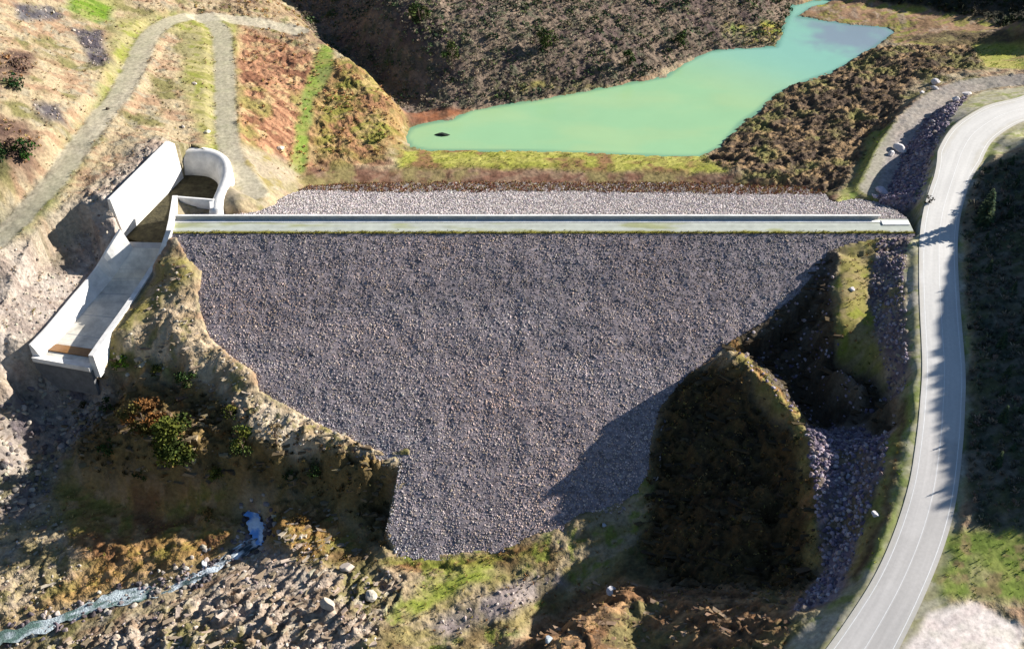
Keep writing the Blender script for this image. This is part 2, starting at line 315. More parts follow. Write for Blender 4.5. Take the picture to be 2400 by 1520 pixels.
# land cover: (polygon in picture bearings, [tones seen sRGB], illumination, edge softness, roughness amplitude)
SAND = [(228, 205, 165), (208, 172, 138), (202, 190, 162), (160, 152, 100)]
COVER = [
 ('green_top', [(170, -20), (270, -20), (262, 40), (235, 62), (190, 40), (160, 20)], [(120, 150, 50), (150, 165, 80), (100, 130, 50), (175, 170, 110)], 1.9, 1.5, .1),
 ('verge_loop', [(265, 50), (420, 25), (520, 30), (560, 60), (560, 120), (545, 350), (480, 350), (425, 200), (430, 80), (380, 80), (300, 200), (200, 300), (60, 470), (-40, 560), (-40, 640), (40, 590), (120, 490), (200, 380), (150, 330), (230, 230), (260, 120)],
   [(160, 155, 90), (190, 178, 125), (150, 155, 70), (175, 165, 120)], 1.9, 2.0, .15),
 ('rocky_left', [(-60, 640), (130, 520), (260, 420), (330, 350), (395, 330), (420, 520), (300, 640), (60, 860), (-60, 1000)], [(215, 200, 185), (190, 172, 158), (232, 212, 190), (160, 145, 130)], 1.8, 4, .4),
 ('red_bank', [(560, 60), (700, 110), (760, 130), (900, 200), (945, 260), (960, 300), (945, 340), (900, 385), (740, 410), (640, 400), (560, 330), (555, 150)],
   [(200, 150, 115), (150, 105, 80), (222, 190, 140), (165, 150, 90)], 1.8, 2, .35),
 ('moss_bank', [(780, 150), (870, 180), (930, 250), (940, 320), (880, 370), (740, 380), (745, 260)], [(150, 145, 70), (190, 165, 110), (120, 110, 60), (175, 130, 95)], 1.7, 3, .45),
 ('top_left_dirt', [(480, -20), (640, -20), (740, 60), (790, 125), (740, 125), (640, 90), (560, 50), (420, 20)], [(185, 160, 125), (140, 115, 95), (150, 145, 95), (205, 185, 150)], 1.8, 2, .4),
 ('green_ramp', [(742, 122), (792, 124), (780, 170), (765, 205), (738, 230), (728, 300), (716, 405), (676, 405), (690, 320), (705, 240), (722, 190)], [(142, 162, 72), (162, 162, 90), (122, 145, 66), (150, 158, 92)], 1.8, .8, .06),
 ('apron_grass', [(540, 350), (640, 360), (700, 400), (720, 420), (640, 470), (560, 500), (400, 505), (400, 465), (500, 465)], [(170, 158, 125), (185, 172, 145), (155, 140, 80), (180, 165, 140)], 1.75, 2, .1),
 ('shore_grass', [(935, 350), (1640, 362), (1730, 380), (1700, 412), (1200, 402), (930, 395)], [(165, 165, 75), (185, 180, 95), (150, 140, 75), (150, 115, 80)], 1.5, 1.5, .15),
 ('shore_brown', [(740, 395), (1200, 398), (1700, 410), (1960, 440), (1960, 500), (720, 500), (700, 415)], [(150, 112, 92), (170, 140, 115), (130, 95, 75), (165, 150, 100)], 1.6, 1.5, .15),
 ('red_spit', [(920, 235), (1000, 255), (1110, 255), (1060, 282), (960, 300)], [(175, 115, 80), (150, 100, 75), (190, 140, 110), (120, 90, 70)], 1.6, 1, .15),
 ('brown_hill', [(640, -60), (1900, -60), (1860, 12), (1838, 110), (1660, 121), (1600, 150), (1420, 205), (1105, 258), (940, 255), (860, 165), (740, 90)], [(96, 84, 72), (112, 97, 83), (72, 74, 58), (84, 71, 66)], .85, 1, .4),
 ('hill_gap', [(1700, 60), (1835, 55), (1830, 108), (1740, 106), (1690, 85)], [(165, 160, 70), (150, 125, 85), (120, 140, 60), (165, 150, 120)], 1.5, 1.5, .2),
 ('pale_bank', [(1180, 195), (1300, 180), (1400, 195), (1420, 210), (1250, 222), (1150, 230)], [(150, 140, 80), (120, 105, 85), (170, 160, 110), (90, 80, 70)], 1.3, 1.5, .4),
 ('far_flat', [(1870, 5), (2000, -20), (2420, 60), (2500, 140), (2080, 100), (2100, 70), (1960, 55), (1880, 38)], [(178, 142, 112), (165, 160, 80), (190, 165, 140), (150, 120, 90)], 1.6, 1.5, .15),
 ('far_wood', [(1960, -80), (1975, -2), (2120, 14), (2250, 36), (2400, 60), (2700, 95), (2900, -80)], [(66, 66, 52), (80, 74, 60), (50, 56, 42), (90, 80, 66)], 1.4, 1, .5),
 ('far_mound', [(2090, 90), (2250, 72), (2450, 80), (2450, 106), (2200, 108)], [(105, 90, 65), (120, 105, 70), (90, 75, 60), (130, 120, 80)], 1.3, 1, .3),
 ('far_meadow', [(2280, 105), (2500, 100), (2500, 165), (2300, 160)], [(170, 172, 80), (190, 180, 100), (150, 160, 80), (175, 150, 100)], 1.6, 1.5, .1),
 ('shrub_bank', [(1640, 375), (1690, 345), (1735, 290), (1820, 220), (1890, 190), (1960, 165), (2050, 112), (2280, 105), (2300, 160), (2140, 190), (2080, 310), (1960, 450), (1800, 425)], [(98, 82, 66), (148, 122, 90), (76, 64, 56), (124, 118, 72)], 1.25, 1.5, .7),
 ('gorge_grass', [(2040, 310), (2090, 300), (2080, 380), (2060, 470), (2050, 492), (1950, 488), (2010, 400)], [(155, 155, 90), (165, 165, 100), (130, 150, 70), (160, 150, 110)], 1.6, 1.2, .1),
 ('riprap_upper', [(2050, 496), (2058, 420), (2080, 350), (2150, 280), (2210, 240), (2270, 225), (2220, 300), (2190, 370), (2155, 480), (2110, 510)], [(130, 118, 130), (150, 140, 145), (100, 92, 105), (165, 150, 150)], 1.3, 1, .5),
 ('scree_a', [(30, 12), (110, 10), (150, 35), (110, 55), (40, 48)], [(135, 130, 130), (105, 100, 105), (170, 162, 155), (150, 140, 125)], 2.2, 1.2, .5),
 ('scree_b', [(168, 68), (250, 75), (240, 100), (265, 150), (210, 160), (190, 110)], [(105, 98, 104), (85, 80, 88), (155, 146, 136), (140, 130, 110)], 2.2, 1.2, .6),
 ('scree_c', [(75, 240), (140, 248), (150, 285), (110, 292), (80, 270)], [(115, 108, 110), (95, 90, 95), (165, 156, 146), (150, 135, 118)], 2.2, 1.2, .5),
 ('brown_patch_a', [(-40, 125), (90, 125), (85, 165), (40, 210), (-40, 220)], [(140, 115, 98), (118, 96, 84), (175, 148, 122), (120, 118, 78)], 2.2, 1.5, .4),
 ('brown_patch_b', [(-60, 270), (60, 280), (110, 340), (60, 400), (-60, 430)], [(145, 118, 100), (118, 94, 82), (180, 148, 120), (120, 115, 78)], 2.2, 1.5, .4),
 ('road_verge', [(2480, 195), (2300, 215), (2235, 262), (2195, 330), (2160, 440), (2135, 520), (2112, 560), (2118, 700), (2130, 950), (2100, 1120), (2060, 1250), (1990, 1370), (1840, 1520), (1840, 1620), (2200, 1620), (2250, 1200), (2275, 1100), (2272, 860), (2256, 520), (2300, 380), (2480, 310)],
   [(178, 172, 130), (195, 188, 160), (150, 158, 85), (205, 195, 175)], 1.6, .8, .08),
 ('verge_green', [(2120, 900), (2142, 900), (2128, 1060), (2090, 1220), (2050, 1330), (2020, 1340), (2070, 1240), (2105, 1100)], [(150, 165, 80), (170, 175, 120), (130, 155, 65), (175, 175, 130)], 1.6, 1.2, .1),
 ('ditch', [(2103, 1000), (2112, 940), (2122, 940), (2120, 1030), (2085, 1180), (2045, 1300), (2005, 1370), (1985, 1350), (2030, 1280), (2075, 1150), (2098, 1060)], [(100, 80, 60), (120, 100, 75), (75, 60, 50), (110, 95, 60)], 1.3, .7, .15),
 ('berm', [(1952, 588), (2035, 590), (2042, 700), (2058, 800), (2085, 900), (2070, 915), (1962, 850), (1948, 800), (1955, 700)], [(160, 150, 85), (170, 152, 105), (150, 155, 60), (175, 158, 120)], 1.75, .8, .08),
 ('berm_rocks', [(2030, 585), (2060, 580), (2118, 565), (2125, 900), (2105, 930), (2070, 870), (2050, 790), (2040, 690)], [(135, 118, 115), (160, 145, 130), (110, 95, 105), (150, 135, 95)], 1.4, .8, .45),
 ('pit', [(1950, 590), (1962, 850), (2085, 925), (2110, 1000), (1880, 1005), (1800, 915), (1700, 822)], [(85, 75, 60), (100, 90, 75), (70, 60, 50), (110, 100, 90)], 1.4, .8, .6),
 ('toe_shade', [(1300, 1250), (1450, 1190), (1540, 1090), (1550, 1360), (1430, 1400), (1330, 1330)], [(105, 95, 66), (120, 108, 74), (88, 80, 58), (100, 104, 60)], 1.5, 2.5, .4),  # ground darkened by colour so the toe merges with the spur's shadow
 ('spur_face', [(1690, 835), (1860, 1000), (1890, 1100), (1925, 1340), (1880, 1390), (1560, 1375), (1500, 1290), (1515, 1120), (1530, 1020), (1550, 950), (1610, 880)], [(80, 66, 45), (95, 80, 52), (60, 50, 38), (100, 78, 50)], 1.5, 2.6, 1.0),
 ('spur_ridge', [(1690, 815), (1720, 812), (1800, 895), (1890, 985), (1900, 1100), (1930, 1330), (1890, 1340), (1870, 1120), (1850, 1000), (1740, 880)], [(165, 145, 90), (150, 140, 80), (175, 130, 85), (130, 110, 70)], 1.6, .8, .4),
 ('gully_rubble', [(1885, 1000), (2085, 1010), (2070, 1100), (2040, 1200), (1990, 1330), (1960, 1400), (1850, 1440), (1930, 1340), (1905, 1150)], [(125, 112, 125), (150, 138, 145), (95, 85, 100), (120, 105, 85)], 1.35, .8, .6),
 ('gully_side', [(2085, 1020), (2108, 1000), (2095, 1100), (2050, 1240), (2000, 1350), (1985, 1350), (2040, 1220), (2070, 1110)], [(165, 148, 90), (175, 155, 110), (140, 120, 75), (150, 150, 80)], 1.6, .8, .15),
 ('foot_brown', [(1400, 1360), (1560, 1375), (1880, 1390), (1860, 1450), (1800, 1620), (1150, 1620), (1250, 1470)], [(148, 112, 80), (195, 155, 112), (95, 78, 62), (140, 128, 85)], 1.6, 2, .35),
 ('toe_grass', [(880, 1300), (1250, 1265), (1440, 1190), (1500, 1140), (1530, 1120), (1500, 1260), (1420, 1360), (1250, 1460), (1150, 1530), (800, 1560), (820, 1400)], [(165, 150, 100), (185, 165, 130), (140, 150, 65), (135, 115, 80)], 1.6, 2, .35),
 ('toe_moss', [(900, 1320), (1100, 1310), (1250, 1275), (1300, 1290), (1150, 1330), (960, 1345)], [(130, 125, 55), (150, 110, 70), (110, 120, 45), (120, 95, 60)], 1.4, 1.5, .3),
 ('toe_green', [(900, 1440), (1000, 1370), (1150, 1320), (1180, 1345), (1020, 1410), (940, 1460)], [(165, 175, 75), (180, 175, 100), (150, 160, 70), (190, 175, 120)], 1.6, 1.5, .15),
 ('toe_gravel', [(1000, 1470), (1200, 1370), (1310, 1330), (1330, 1370), (1200, 1440), (1050, 1500)], [(165, 150, 145), (185, 170, 160), (130, 115, 120), (160, 145, 115)], 1.6, 1.5, .25),
 ('ledges', [(560, 1330), (680, 1240), (820, 1330), (960, 1350), (900, 1430), (880, 1560), (200, 1580), (60, 1530), (300, 1460), (480, 1390)], [(200, 180, 160), (175, 150, 125), (215, 200, 180), (150, 140, 90)], 1.7, 2, .45),
 ('mid_brown', [(130, 1120), (340, 1105), (560, 1110), (560, 1260), (480, 1320), (300, 1380), (60, 1450), (-60, 1480), (-60, 1180)], [(175, 140, 85), (150, 135, 70), (200, 160, 115), (150, 110, 75)], 1.6, 3, .5),
 ('left_bottom', [(-80, 1180), (130, 1170), (200, 1330), (60, 1440), (-80, 1500)], [(195, 175, 140), (165, 150, 110), (205, 185, 160), (150, 140, 95)], 1.7, 3, .5),
 ('right_low', [(630, 1170), (760, 1170), (880, 1290), (820, 1330), (700, 1320), (630, 1260)], [(160, 125, 75), (140, 130, 70), (185, 150, 105), (110, 90, 60)], 1.5, 2, .5),
 ('cliff', [(180, 890), (330, 890), (480, 905), (600, 975), (930, 1085), (900, 1290), (780, 1180), (560, 1150), (200, 1110), (150, 1000)], [(120, 100, 65), (150, 125, 80), (85, 75, 50), (135, 115, 75)], 1.5, 2, .7),
 ('cliff_top', [(240, 840), (300, 790), (400, 620), (462, 640), (460, 760), (590, 880), (600, 930), (930, 1070), (930, 1088), (820, 1075), (730, 1075), (640, 1060), (560, 1010), (520, 920), (440, 890), (300, 870)], [(225, 200, 165), (190, 165, 130), (160, 150, 90), (235, 215, 185)], 1.8, 1.2, .4),
 ('chute_grass', [(370, 600), (455, 615), (460, 650), (420, 680), (370, 730), (290, 790), (235, 860), (215, 840), (290, 745)], [(165, 152, 90), (180, 165, 115), (145, 140, 75), (185, 165, 130)], 1.75, 1.5, .2),
 ('under_cliff', [(220, 840), (360, 850), (430, 870), (420, 890), (300, 880), (200, 890)], [(110, 120, 45), (130, 110, 60), (80, 90, 40), (150, 140, 90)], 1.4, 1.2, .5),
 ('rubble_fan', [(60, 870), (210, 870), (270, 930), (220, 1000), (150, 1060), (120, 1150), (60, 1230), (-40, 1200), (-20, 1000)], [(150, 138, 128), (175, 162, 148), (110, 100, 105), (140, 130, 100)], 1.5, 2, .6),
 ('meadow', [(2215, 1260), (2300, 1235), (2500, 1230), (2500, 1430), (2330, 1410), (2205, 1400)], [(128, 145, 66), (150, 158, 82), (158, 136, 98), (172, 165, 115)], 1.6, 1.2, .12),
 ('plaza', [(2180, 1430), (2260, 1412), (2330, 1440), (2400, 1470), (2380, 1620), (2060, 1620)], [(240, 226, 214), (232, 215, 205), (225, 215, 200), (238, 225, 215)], 1.35, .8, .05),
 ('wood_hill', [(2290, 400), (2480, 320), (3300, 300), (3300, 1240), (2300, 1240), (2258, 1120), (2274, 860), (2258, 520)], [(70, 72, 50), (88, 84, 72), (56, 62, 52), (98, 92, 80)], .8, 1, .3),
]
WP = {}
wx = x + 2.2 * (fbm(x / 4, y / 4, 31) - .5) ; wy = y + 2.2 * (fbm(x / 4, y / 4, 57) - .5)
n1 = fbm(x / 7, y / 7, 3); n2 = fbm(x / 2.2, y / 2.2, 11); n3 = fbm(x / 16, y / 16, 23)
ra, rb = rot(x, y, 20, 5, 1.6); n4 = fbm(ra, rb, 41)
def tones(T, k):
    T = [lin(t) / k for t in T]
    a = sm((n4 - .42) * 5)[:, None]; b = sm((n1 - .5) * 5)[:, None]; c = sm((n2 - .56) * 7)[:, None]
    return ((T[0] * (1 - a) + T[1] * a) * (1 - b) + T[3] * b) * (1 - c * .8) + T[2] * c * .8
COL = tones(SAND, 2.5); ROUGH = np.full(x.shape, .35); STRA = np.full(x.shape, .16); SDIR = np.full(x.shape, 160.0)
STR = {'ledges': (1.9, 130), 'cliff': (2.1, 262), 'cliff_top': (.8, 140), 'spur_face': (1.8, 245), 'spur_ridge': (.7, 200), 'pit': (.8, 230), 'foot_brown': (1.0, 250), 'right_low': (.7, 140), 'left_bottom': (1.1, 150),
       'rocky_left': (.6, 150), 'shrub_bank': (.45, 265), 'red_bank': (.5, 235), 'moss_bank': (.5, 215), 'mid_brown': (.55, 235), 'top_left_dirt': (.6, 250), 'toe_moss': (.5, 250), 'under_cliff': (.8, 262), 'chute_grass': (.2, 200),
       'toe_grass': (.35, 140), 'toe_gravel': (.2, 140), 'shore_grass': (.1, 265), 'shore_brown': (.15, 265), 'far_flat': (.2, 250), 'brown_hill': (.3, 230), 'gully_side': (.2, 200)}
near = (np.abs(x) < 300) & (np.abs(y) < 300)
idx_near = np.where(near)[0]
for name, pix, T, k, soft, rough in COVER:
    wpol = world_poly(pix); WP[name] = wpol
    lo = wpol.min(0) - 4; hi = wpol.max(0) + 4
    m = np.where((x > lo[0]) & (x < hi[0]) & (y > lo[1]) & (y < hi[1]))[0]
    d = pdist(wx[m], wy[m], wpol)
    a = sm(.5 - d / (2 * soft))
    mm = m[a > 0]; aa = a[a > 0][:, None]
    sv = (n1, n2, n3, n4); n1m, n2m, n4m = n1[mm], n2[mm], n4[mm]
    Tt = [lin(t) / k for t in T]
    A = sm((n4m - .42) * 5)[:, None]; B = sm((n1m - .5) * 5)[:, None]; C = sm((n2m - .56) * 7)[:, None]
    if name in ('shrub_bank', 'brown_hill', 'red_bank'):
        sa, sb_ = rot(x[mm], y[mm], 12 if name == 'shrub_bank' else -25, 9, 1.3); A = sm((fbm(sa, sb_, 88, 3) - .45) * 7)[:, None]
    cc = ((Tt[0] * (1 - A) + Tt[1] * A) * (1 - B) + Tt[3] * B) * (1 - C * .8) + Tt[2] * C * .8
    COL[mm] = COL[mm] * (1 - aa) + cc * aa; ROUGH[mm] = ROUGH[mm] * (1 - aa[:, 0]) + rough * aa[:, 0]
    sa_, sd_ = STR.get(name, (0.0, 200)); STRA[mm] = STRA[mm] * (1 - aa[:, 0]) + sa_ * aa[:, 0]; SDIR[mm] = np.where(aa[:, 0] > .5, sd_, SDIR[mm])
# dirt tracks on the left hill and above the gorge
TRK = [([(700, 75, 1), (620, 55, 1), (540, 45, 1), (470, 38, 1), (400, 48, 1), (345, 90, 1), (318, 150, 1), (285, 215, 1), (230, 280, 1), (180, 350, 1), (120, 430, 1), (50, 505, 1), (-30, 585, 1)], 2.8),
       ([(480, 40, 1), (515, 70, 1), (525, 130, 1), (527, 200, 1), (530, 280, 1), (535, 350, 1), (560, 400, 1), (600, 455, 1)], 2.4),
       ([(2500, 188, 1), (2400, 190, 1), (2290, 198, 1), (2210, 222, 1), (2150, 268, 1), (2110, 320, 1), (2085, 360, 1), (2050, 440, 1)], 3.2)]
TW = []
for L, wd in TRK:
    q = spl([H1(p[0], p[1]) for p in L], 5); k = np.ones(9) / 9
    zz = np.convolve(np.pad(q[:, 2], 4, mode='edge'), k, 'valid'); TW.append((np.column_stack([q[:, 0], q[:, 1], zz, np.full(len(q), wd)]), wd))
for ti, (L, wd) in enumerate(TW):
    d, zz, _ = linedist(x[idx_near], y[idx_near], L)
    a = sm(1 - (d - wd * 1.0) / 2.5); z0[idx_near] = z0[idx_near] * (1 - a) + (zz - .05) * a
    a = sm(1 - (d + (n2[idx_near] - .5) * 1.4 - wd * .8) / 1.1)[:, None]
    rut = np.exp(-((d - .95) / .4) ** 2)[:, None]
    c = (lin((205, 196, 172)) / 1.5) * (1 + .05 * rut) if ti < 2 else lin((200, 190, 180)) / 1.75 * (1 + .05 * rut)
    c = c * (1 - .08 * (1 - rut) * sm((n1[idx_near] - .4) * 4)[:, None])
    a = a * .75
    COL[idx_near] = COL[idx_near] * (1 - a) + c * a; ROUGH[idx_near] *= (1 - .85 * a[:, 0]); STRA[idx_near] *= (1 - a[:, 0])
# road bench
RD4 = np.column_stack([RC, RH])
d, zz, ww = linedist(x[idx_near], y[idx_near], RD4[::2])
a = sm(1 - (d - ww - 1.0) / 2.0); z0[idx_near] = z0[idx_near] * (1 - a) + (zz - .12) * a; ROUGH[idx_near] *= 1 - .95 * sm(1 - (d - ww - .8) / 1.5)
roadd = np.full(x.shape, 99.0); roadd[idx_near] = d - ww

# relief
ds, _, _ = linedist(x[idx_near], y[idx_near], np.array([list(P(*p)) + [1] for p in STREAM]))
strd = np.full(x.shape, 99.0); strd[idx_near] = ds
ra, rb = rot(x, y, 32, 6, 2.0)
rid = 1 - np.abs(2 * fbm(ra, rb, 77, 4, .6) - 1) * 1.6
bump = (fbm(x / 3.4, y / 3.4, 91, 5, .62) - .5) * 2.6 + (rid - .6) * 1.2
fine = (fbm(x / .9, y / .9, 131, 2) - .5) * .5
dmi = np.full(x.shape, 99.0); mm_ = np.where((np.abs(x) < 90) & (y > -70) & (y < 46))[0]; dmi[mm_] = dam_in(x[mm_], y[mm_])
under = (dmi < -1.1) & ((y < YD) | (z0 < facez(y)))
z = z0 + ROUGH * bump * 1.25 + np.minimum(ROUGH * 1.5, 1) * fine * np.clip(ROUGH * 2, .2, 1)
z = np.where(strd < 3, z0 + (z - z0) * np.clip((strd - 1) / 2, 0, 1), z)
z = np.where(under, np.minimum(z, facez(y) - 1.0), z)
z = np.where((dmi >= -1.1) & (dmi < 1.3) & (y < YD - 1), np.maximum(z, facez(y) + np.where((x > -26) & (x < -14) & (y < -44), -.12, np.where(y < -50, .0, .15 + .5 * n2))), z)
str_z = np.zeros(x.shape)
for sdv in np.unique(SDIR):
    m = np.where(SDIR == sdv)[0]; xx, yy = x[m], y[m]; c_, s_ = math.cos(R(sdv)), math.sin(R(sdv)); tot = 0
    for L_, am, sd in ((4.6, .62, 201), (1.9, .32, 209)):
        ph = (xx * c_ + yy * s_) / L_ + 4.5 * fbm(xx / 8, yy / 8, sd, 4); fr_ = ph - np.floor(ph)
        mod = sm((fbm(xx / 5, yy / 5, sd + 5, 3) - .36) * 4); tot = tot + am * (np.where(fr_ < .78, fr_ / .78, (1 - fr_) / .22) - .5) * mod
    str_z[m] = tot
STRA *= np.clip((strd - 1.8) / 2, 0, 1) * np.clip(roadd / 2.0, 0, 1)
z = z + np.where((dmi < 0), 0, STRA * str_z * 1.5)
# keep the reservoir's bed below the water
dsh = pdist(x, y, np.array([P(u, v, WZ)[:2] for u, v in SH]))
z = np.where(dsh < -0.3, np.minimum(z, WZ - .12 - np.clip(-dsh * .12, 0, 1.5)), z)
z = np.where((dsh > 0.6) & (dsh < 6) & (y > 20), np.maximum(z, WZ + .15), z)
dry = (y > YU + 20) & (dsh >= .6) & near; z = np.where(dry, np.maximum(z, WZ + .2), z)
# spillway trench
dc = pdist(x, y, poly_chute); fl = np.zeros(x.shape)
zc = np.interp(-y, [-CL[0][1] , -CL[-1][1] ], [0, 0])
dpc = np.interp(np.arange(len(cl)), np.arange(6) * 4, CDEP)
wl = np.vstack([np.column_stack([cl, dpc]), ]); wr = np.column_stack([cr, dpc])
zt = np.full(x.shape, 99.0); zd = np.full(x.shape, 4.0); dw_ = np.full(x.shape, 99.0)
for W_ in (wl, wr):
    a_, b_, c_ = linedist(x[idx_near], y[idx_near], W_); m = a_ < dw_[idx_near]
    dw_[idx_near] = np.where(m, a_, dw_[idx_near]); zt[idx_near] = np.where(m, b_, zt[idx_near]); zd[idx_near] = np.where(m, c_, zd[idx_near])
z = np.where(dc < .2, np.minimum(z, zt - zd - .7 - 5.0 * np.clip(-dc - .3, 0, 1)), z)
z = np.where(pdist(x, y, poly_chan) < .6, np.minimum(z, -6.8), z)
# the ground beside the chute stays below the wall tops
side = (y < 1.0) & (dc >= .2) & (dw_ < 9) & (pdist(x, y, poly_chan) > 0)
z = np.where(side, np.minimum(z, zt - .45 + np.clip(dw_ - 1.6, 0, 9) * .5), z)

def grid_mesh(name, X, Y, Zz, C=None, A=None):
    ny, nx = X.shape; me = bpy.data.meshes.new(name)
    co = np.column_stack([X.ravel(), Y.ravel(), Zz.ravel()]).astype(np.float32)
    i = np.arange(nx * ny).reshape(ny, nx)
    f = np.column_stack([i[:-1, :-1].ravel(), i[:-1, 1:].ravel(), i[1:, 1:].ravel(), i[1:, :-1].ravel()])
    return fill(me, co, f, C, True, A)
def fill(me, co, f, C=None, smooth=True, A=None):
    k = f.shape[1]; me.vertices.add(len(co)); me.vertices.foreach_set('co', np.ascontiguousarray(co, np.float32).ravel())
    me.loops.add(f.size); me.loops.foreach_set('vertex_index', f.astype(np.int32).ravel())
    me.polygons.add(len(f)); me.polygons.foreach_set('loop_start', np.arange(0, f.size, k, dtype=np.int32))
    me.polygons.foreach_set('loop_total', np.full(len(f), k, np.int32))
    me.polygons.foreach_set('use_smooth', np.full(len(f), smooth))
    if C is not None:
        at = me.color_attributes.new('tint', 'FLOAT_COLOR', 'POINT')
        at.data.foreach_set('color', np.column_stack([C, np.ones(len(C)) if A is None else A]).astype(np.float32).ravel())
    me.update(calc_edges=True); me.validate(); return me
def link(name, me, mat, parent=None):
    o = bpy.data.objects.new(name, me); col.objects.link(o)
    if mat: me.materials.append(mat)
    if parent: o.parent = parent
    return o
def tag(o, label=None, cat=None, group=None, kind=None):
    for k, v in (('label', label), ('category', cat), ('group', group), ('kind', kind)):
        if v: o[k] = v
    return o

# ------------------------------------------------------------------ materials
def mat(name, color=(.5, .5, .5), rough=.9, attr=False, nscale=2.0, namp=.3, bump=0.0, bscale=3.0, voro=None, spec=.25, hue=0.0, metal=0.0):
    m = bpy.data.materials.new(name); m.use_nodes = True; t = m.node_tree; N = t.nodes; b = N['Principled BSDF']
    b.inputs['Roughness'].default_value = rough; b.inputs['Specular IOR Level'].default_value = spec; b.inputs['Metallic'].default_value = metal
    tc = N.new('ShaderNodeTexCoord'); ns = N.new('ShaderNodeTexNoise'); ns.inputs['Scale'].default_value = nscale; ns.inputs['Detail'].default_value = 6; ns.inputs['Roughness'].default_value = .65
    t.links.new(tc.outputs['Object'], ns.inputs['Vector'])
    mr = N.new('ShaderNodeMapRange'); mr.inputs[1].default_value = .3; mr.inputs[2].default_value = .7; mr.inputs[3].default_value = 1 - namp; mr.inputs[4].default_value = 1 + namp
    t.links.new(ns.outputs[0], mr.inputs[0])
    if attr:
        a = N.new('ShaderNodeAttribute'); a.attribute_name = 'tint'; src = a.outputs['Color']
    else:
        a = N.new('ShaderNodeRGB'); a.outputs[0].default_value = (*color, 1); src = a.outputs[0]
    mx = N.new('ShaderNodeMix'); mx.data_type = 'RGBA'; mx.blend_type = 'MULTIPLY'; mx.inputs[0].default_value = 1
    t.links.new(src, mx.inputs[6]); t.links.new(mr.outputs[0], mx.inputs[7]); out = mx.outputs[2]
    if voro:
        v = N.new('ShaderNodeTexVoronoi'); v.inputs['Scale'].default_value = voro; t.links.new(tc.outputs['Object'], v.inputs['Vector'])
        hs = N.new('ShaderNodeSeparateColor'); t.links.new(v.outputs['Color'], hs.inputs[0])
        m2 = N.new('ShaderNodeMapRange'); m2.inputs[3].default_value = .6; m2.inputs[4].default_value = 1.35; t.links.new(hs.outputs[0], m2.inputs[0])
        mx2 = N.new('ShaderNodeMix'); mx2.data_type = 'RGBA'; mx2.blend_type = 'MULTIPLY'; mx2.inputs[0].default_value = 1
        t.links.new(out, mx2.inputs[6]); t.links.new(m2.outputs[0], mx2.inputs[7]); out = mx2.outputs[2]
    t.links.new(out, b.inputs['Base Color'])
    if bump:
        n2_ = N.new('ShaderNodeTexNoise'); n2_.inputs['Scale'].default_value = bscale; n2_.inputs['Detail'].default_value = 5; t.links.new(tc.outputs['Object'], n2_.inputs['Vector'])
        bp = N.new('ShaderNodeBump'); bp.inputs['Strength'].default_value = 1; bp.inputs['Distance'].default_value = bump
        if attr: t.links.new(a.outputs['Alpha'], bp.inputs['Strength'])
        t.links.new(n2_.outputs[0], bp.inputs['Height']); t.links.new(bp.outputs[0], b.inputs['Normal'])
    return m
M = {
 'ground': mat('ground', attr=True, nscale=1.3, namp=.32, bump=.5, bscale=1.2, rough=.95, spec=.1),
 'rock': mat('rock', attr=True, nscale=1.5, namp=.2, rough=.9, spec=.15),
 'twig': mat('twig', attr=True, nscale=.6, namp=.3, rough=.95, spec=.05),
 'concrete': mat('concrete', (.68, .66, .62), nscale=.45, namp=.2, rough=.8, bump=.03, bscale=6, spec=.2),
 'concrete_floor': mat('concrete_floor', (.58, .54, .46), nscale=.35, namp=.34, rough=.85, spec=.2),
 'concrete_dark': mat('concrete_dark', (.40, .39, .37), nscale=.5, namp=.2, rough=.85, spec=.2),
 'concrete_shaded': mat('concrete_shaded', (.13, .13, .13), nscale=.8, namp=.25, rough=.9, spec=.1),  # shade on the outlet wall put into a darker concrete colour
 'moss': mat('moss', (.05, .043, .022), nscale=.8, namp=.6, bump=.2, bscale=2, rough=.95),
 'silt': mat('silt', (.23, .11, .035), nscale=.6, namp=.25, rough=.25, spec=.5),
 'asphalt': mat('asphalt', attr=True, nscale=1.8, namp=.06, rough=.85, spec=.2),
 'paint': mat('paint', (.66, .65, .62), nscale=1.2, namp=.12, rough=.7),
 'bark': mat('bark', (.10, .07, .05), nscale=3, namp=.3, rough=.95),
 'metal': mat('metal', (.35, .35, .36), nscale=2, namp=.1, rough=.5, metal=.7),
 'foam': mat('foam', attr=True, nscale=1.6, namp=.25, bump=.15, bscale=3, rough=.35, spec=.4),
}
g = link('ground', grid_mesh('ground', TX, TY, z.reshape(shp), COL, np.clip(ROUGH * 2.2 - .05, .03, 1)), M['ground']); tag(g, kind='structure')
ZG = z.reshape(shp)
def gz(px, py):                      # height of the finished ground
    px = np.atleast_1d(px); py = np.atleast_1d(py)
    i = np.clip(np.searchsorted(ax, px) - 1, 0, len(ax) - 2); j = np.clip(np.searchsorted(ay, py) - 1, 0, len(ay) - 2)
    p = (px - ax[i]) / (ax[i + 1] - ax[i]); q = (py - ay[j]) / (ay[j + 1] - ay[j])
    return (ZG[j, i] * (1 - p) + ZG[j, i + 1] * p) * (1 - q) + (ZG[j + 1, i] * (1 - p) + ZG[j + 1, i + 1] * p) * q

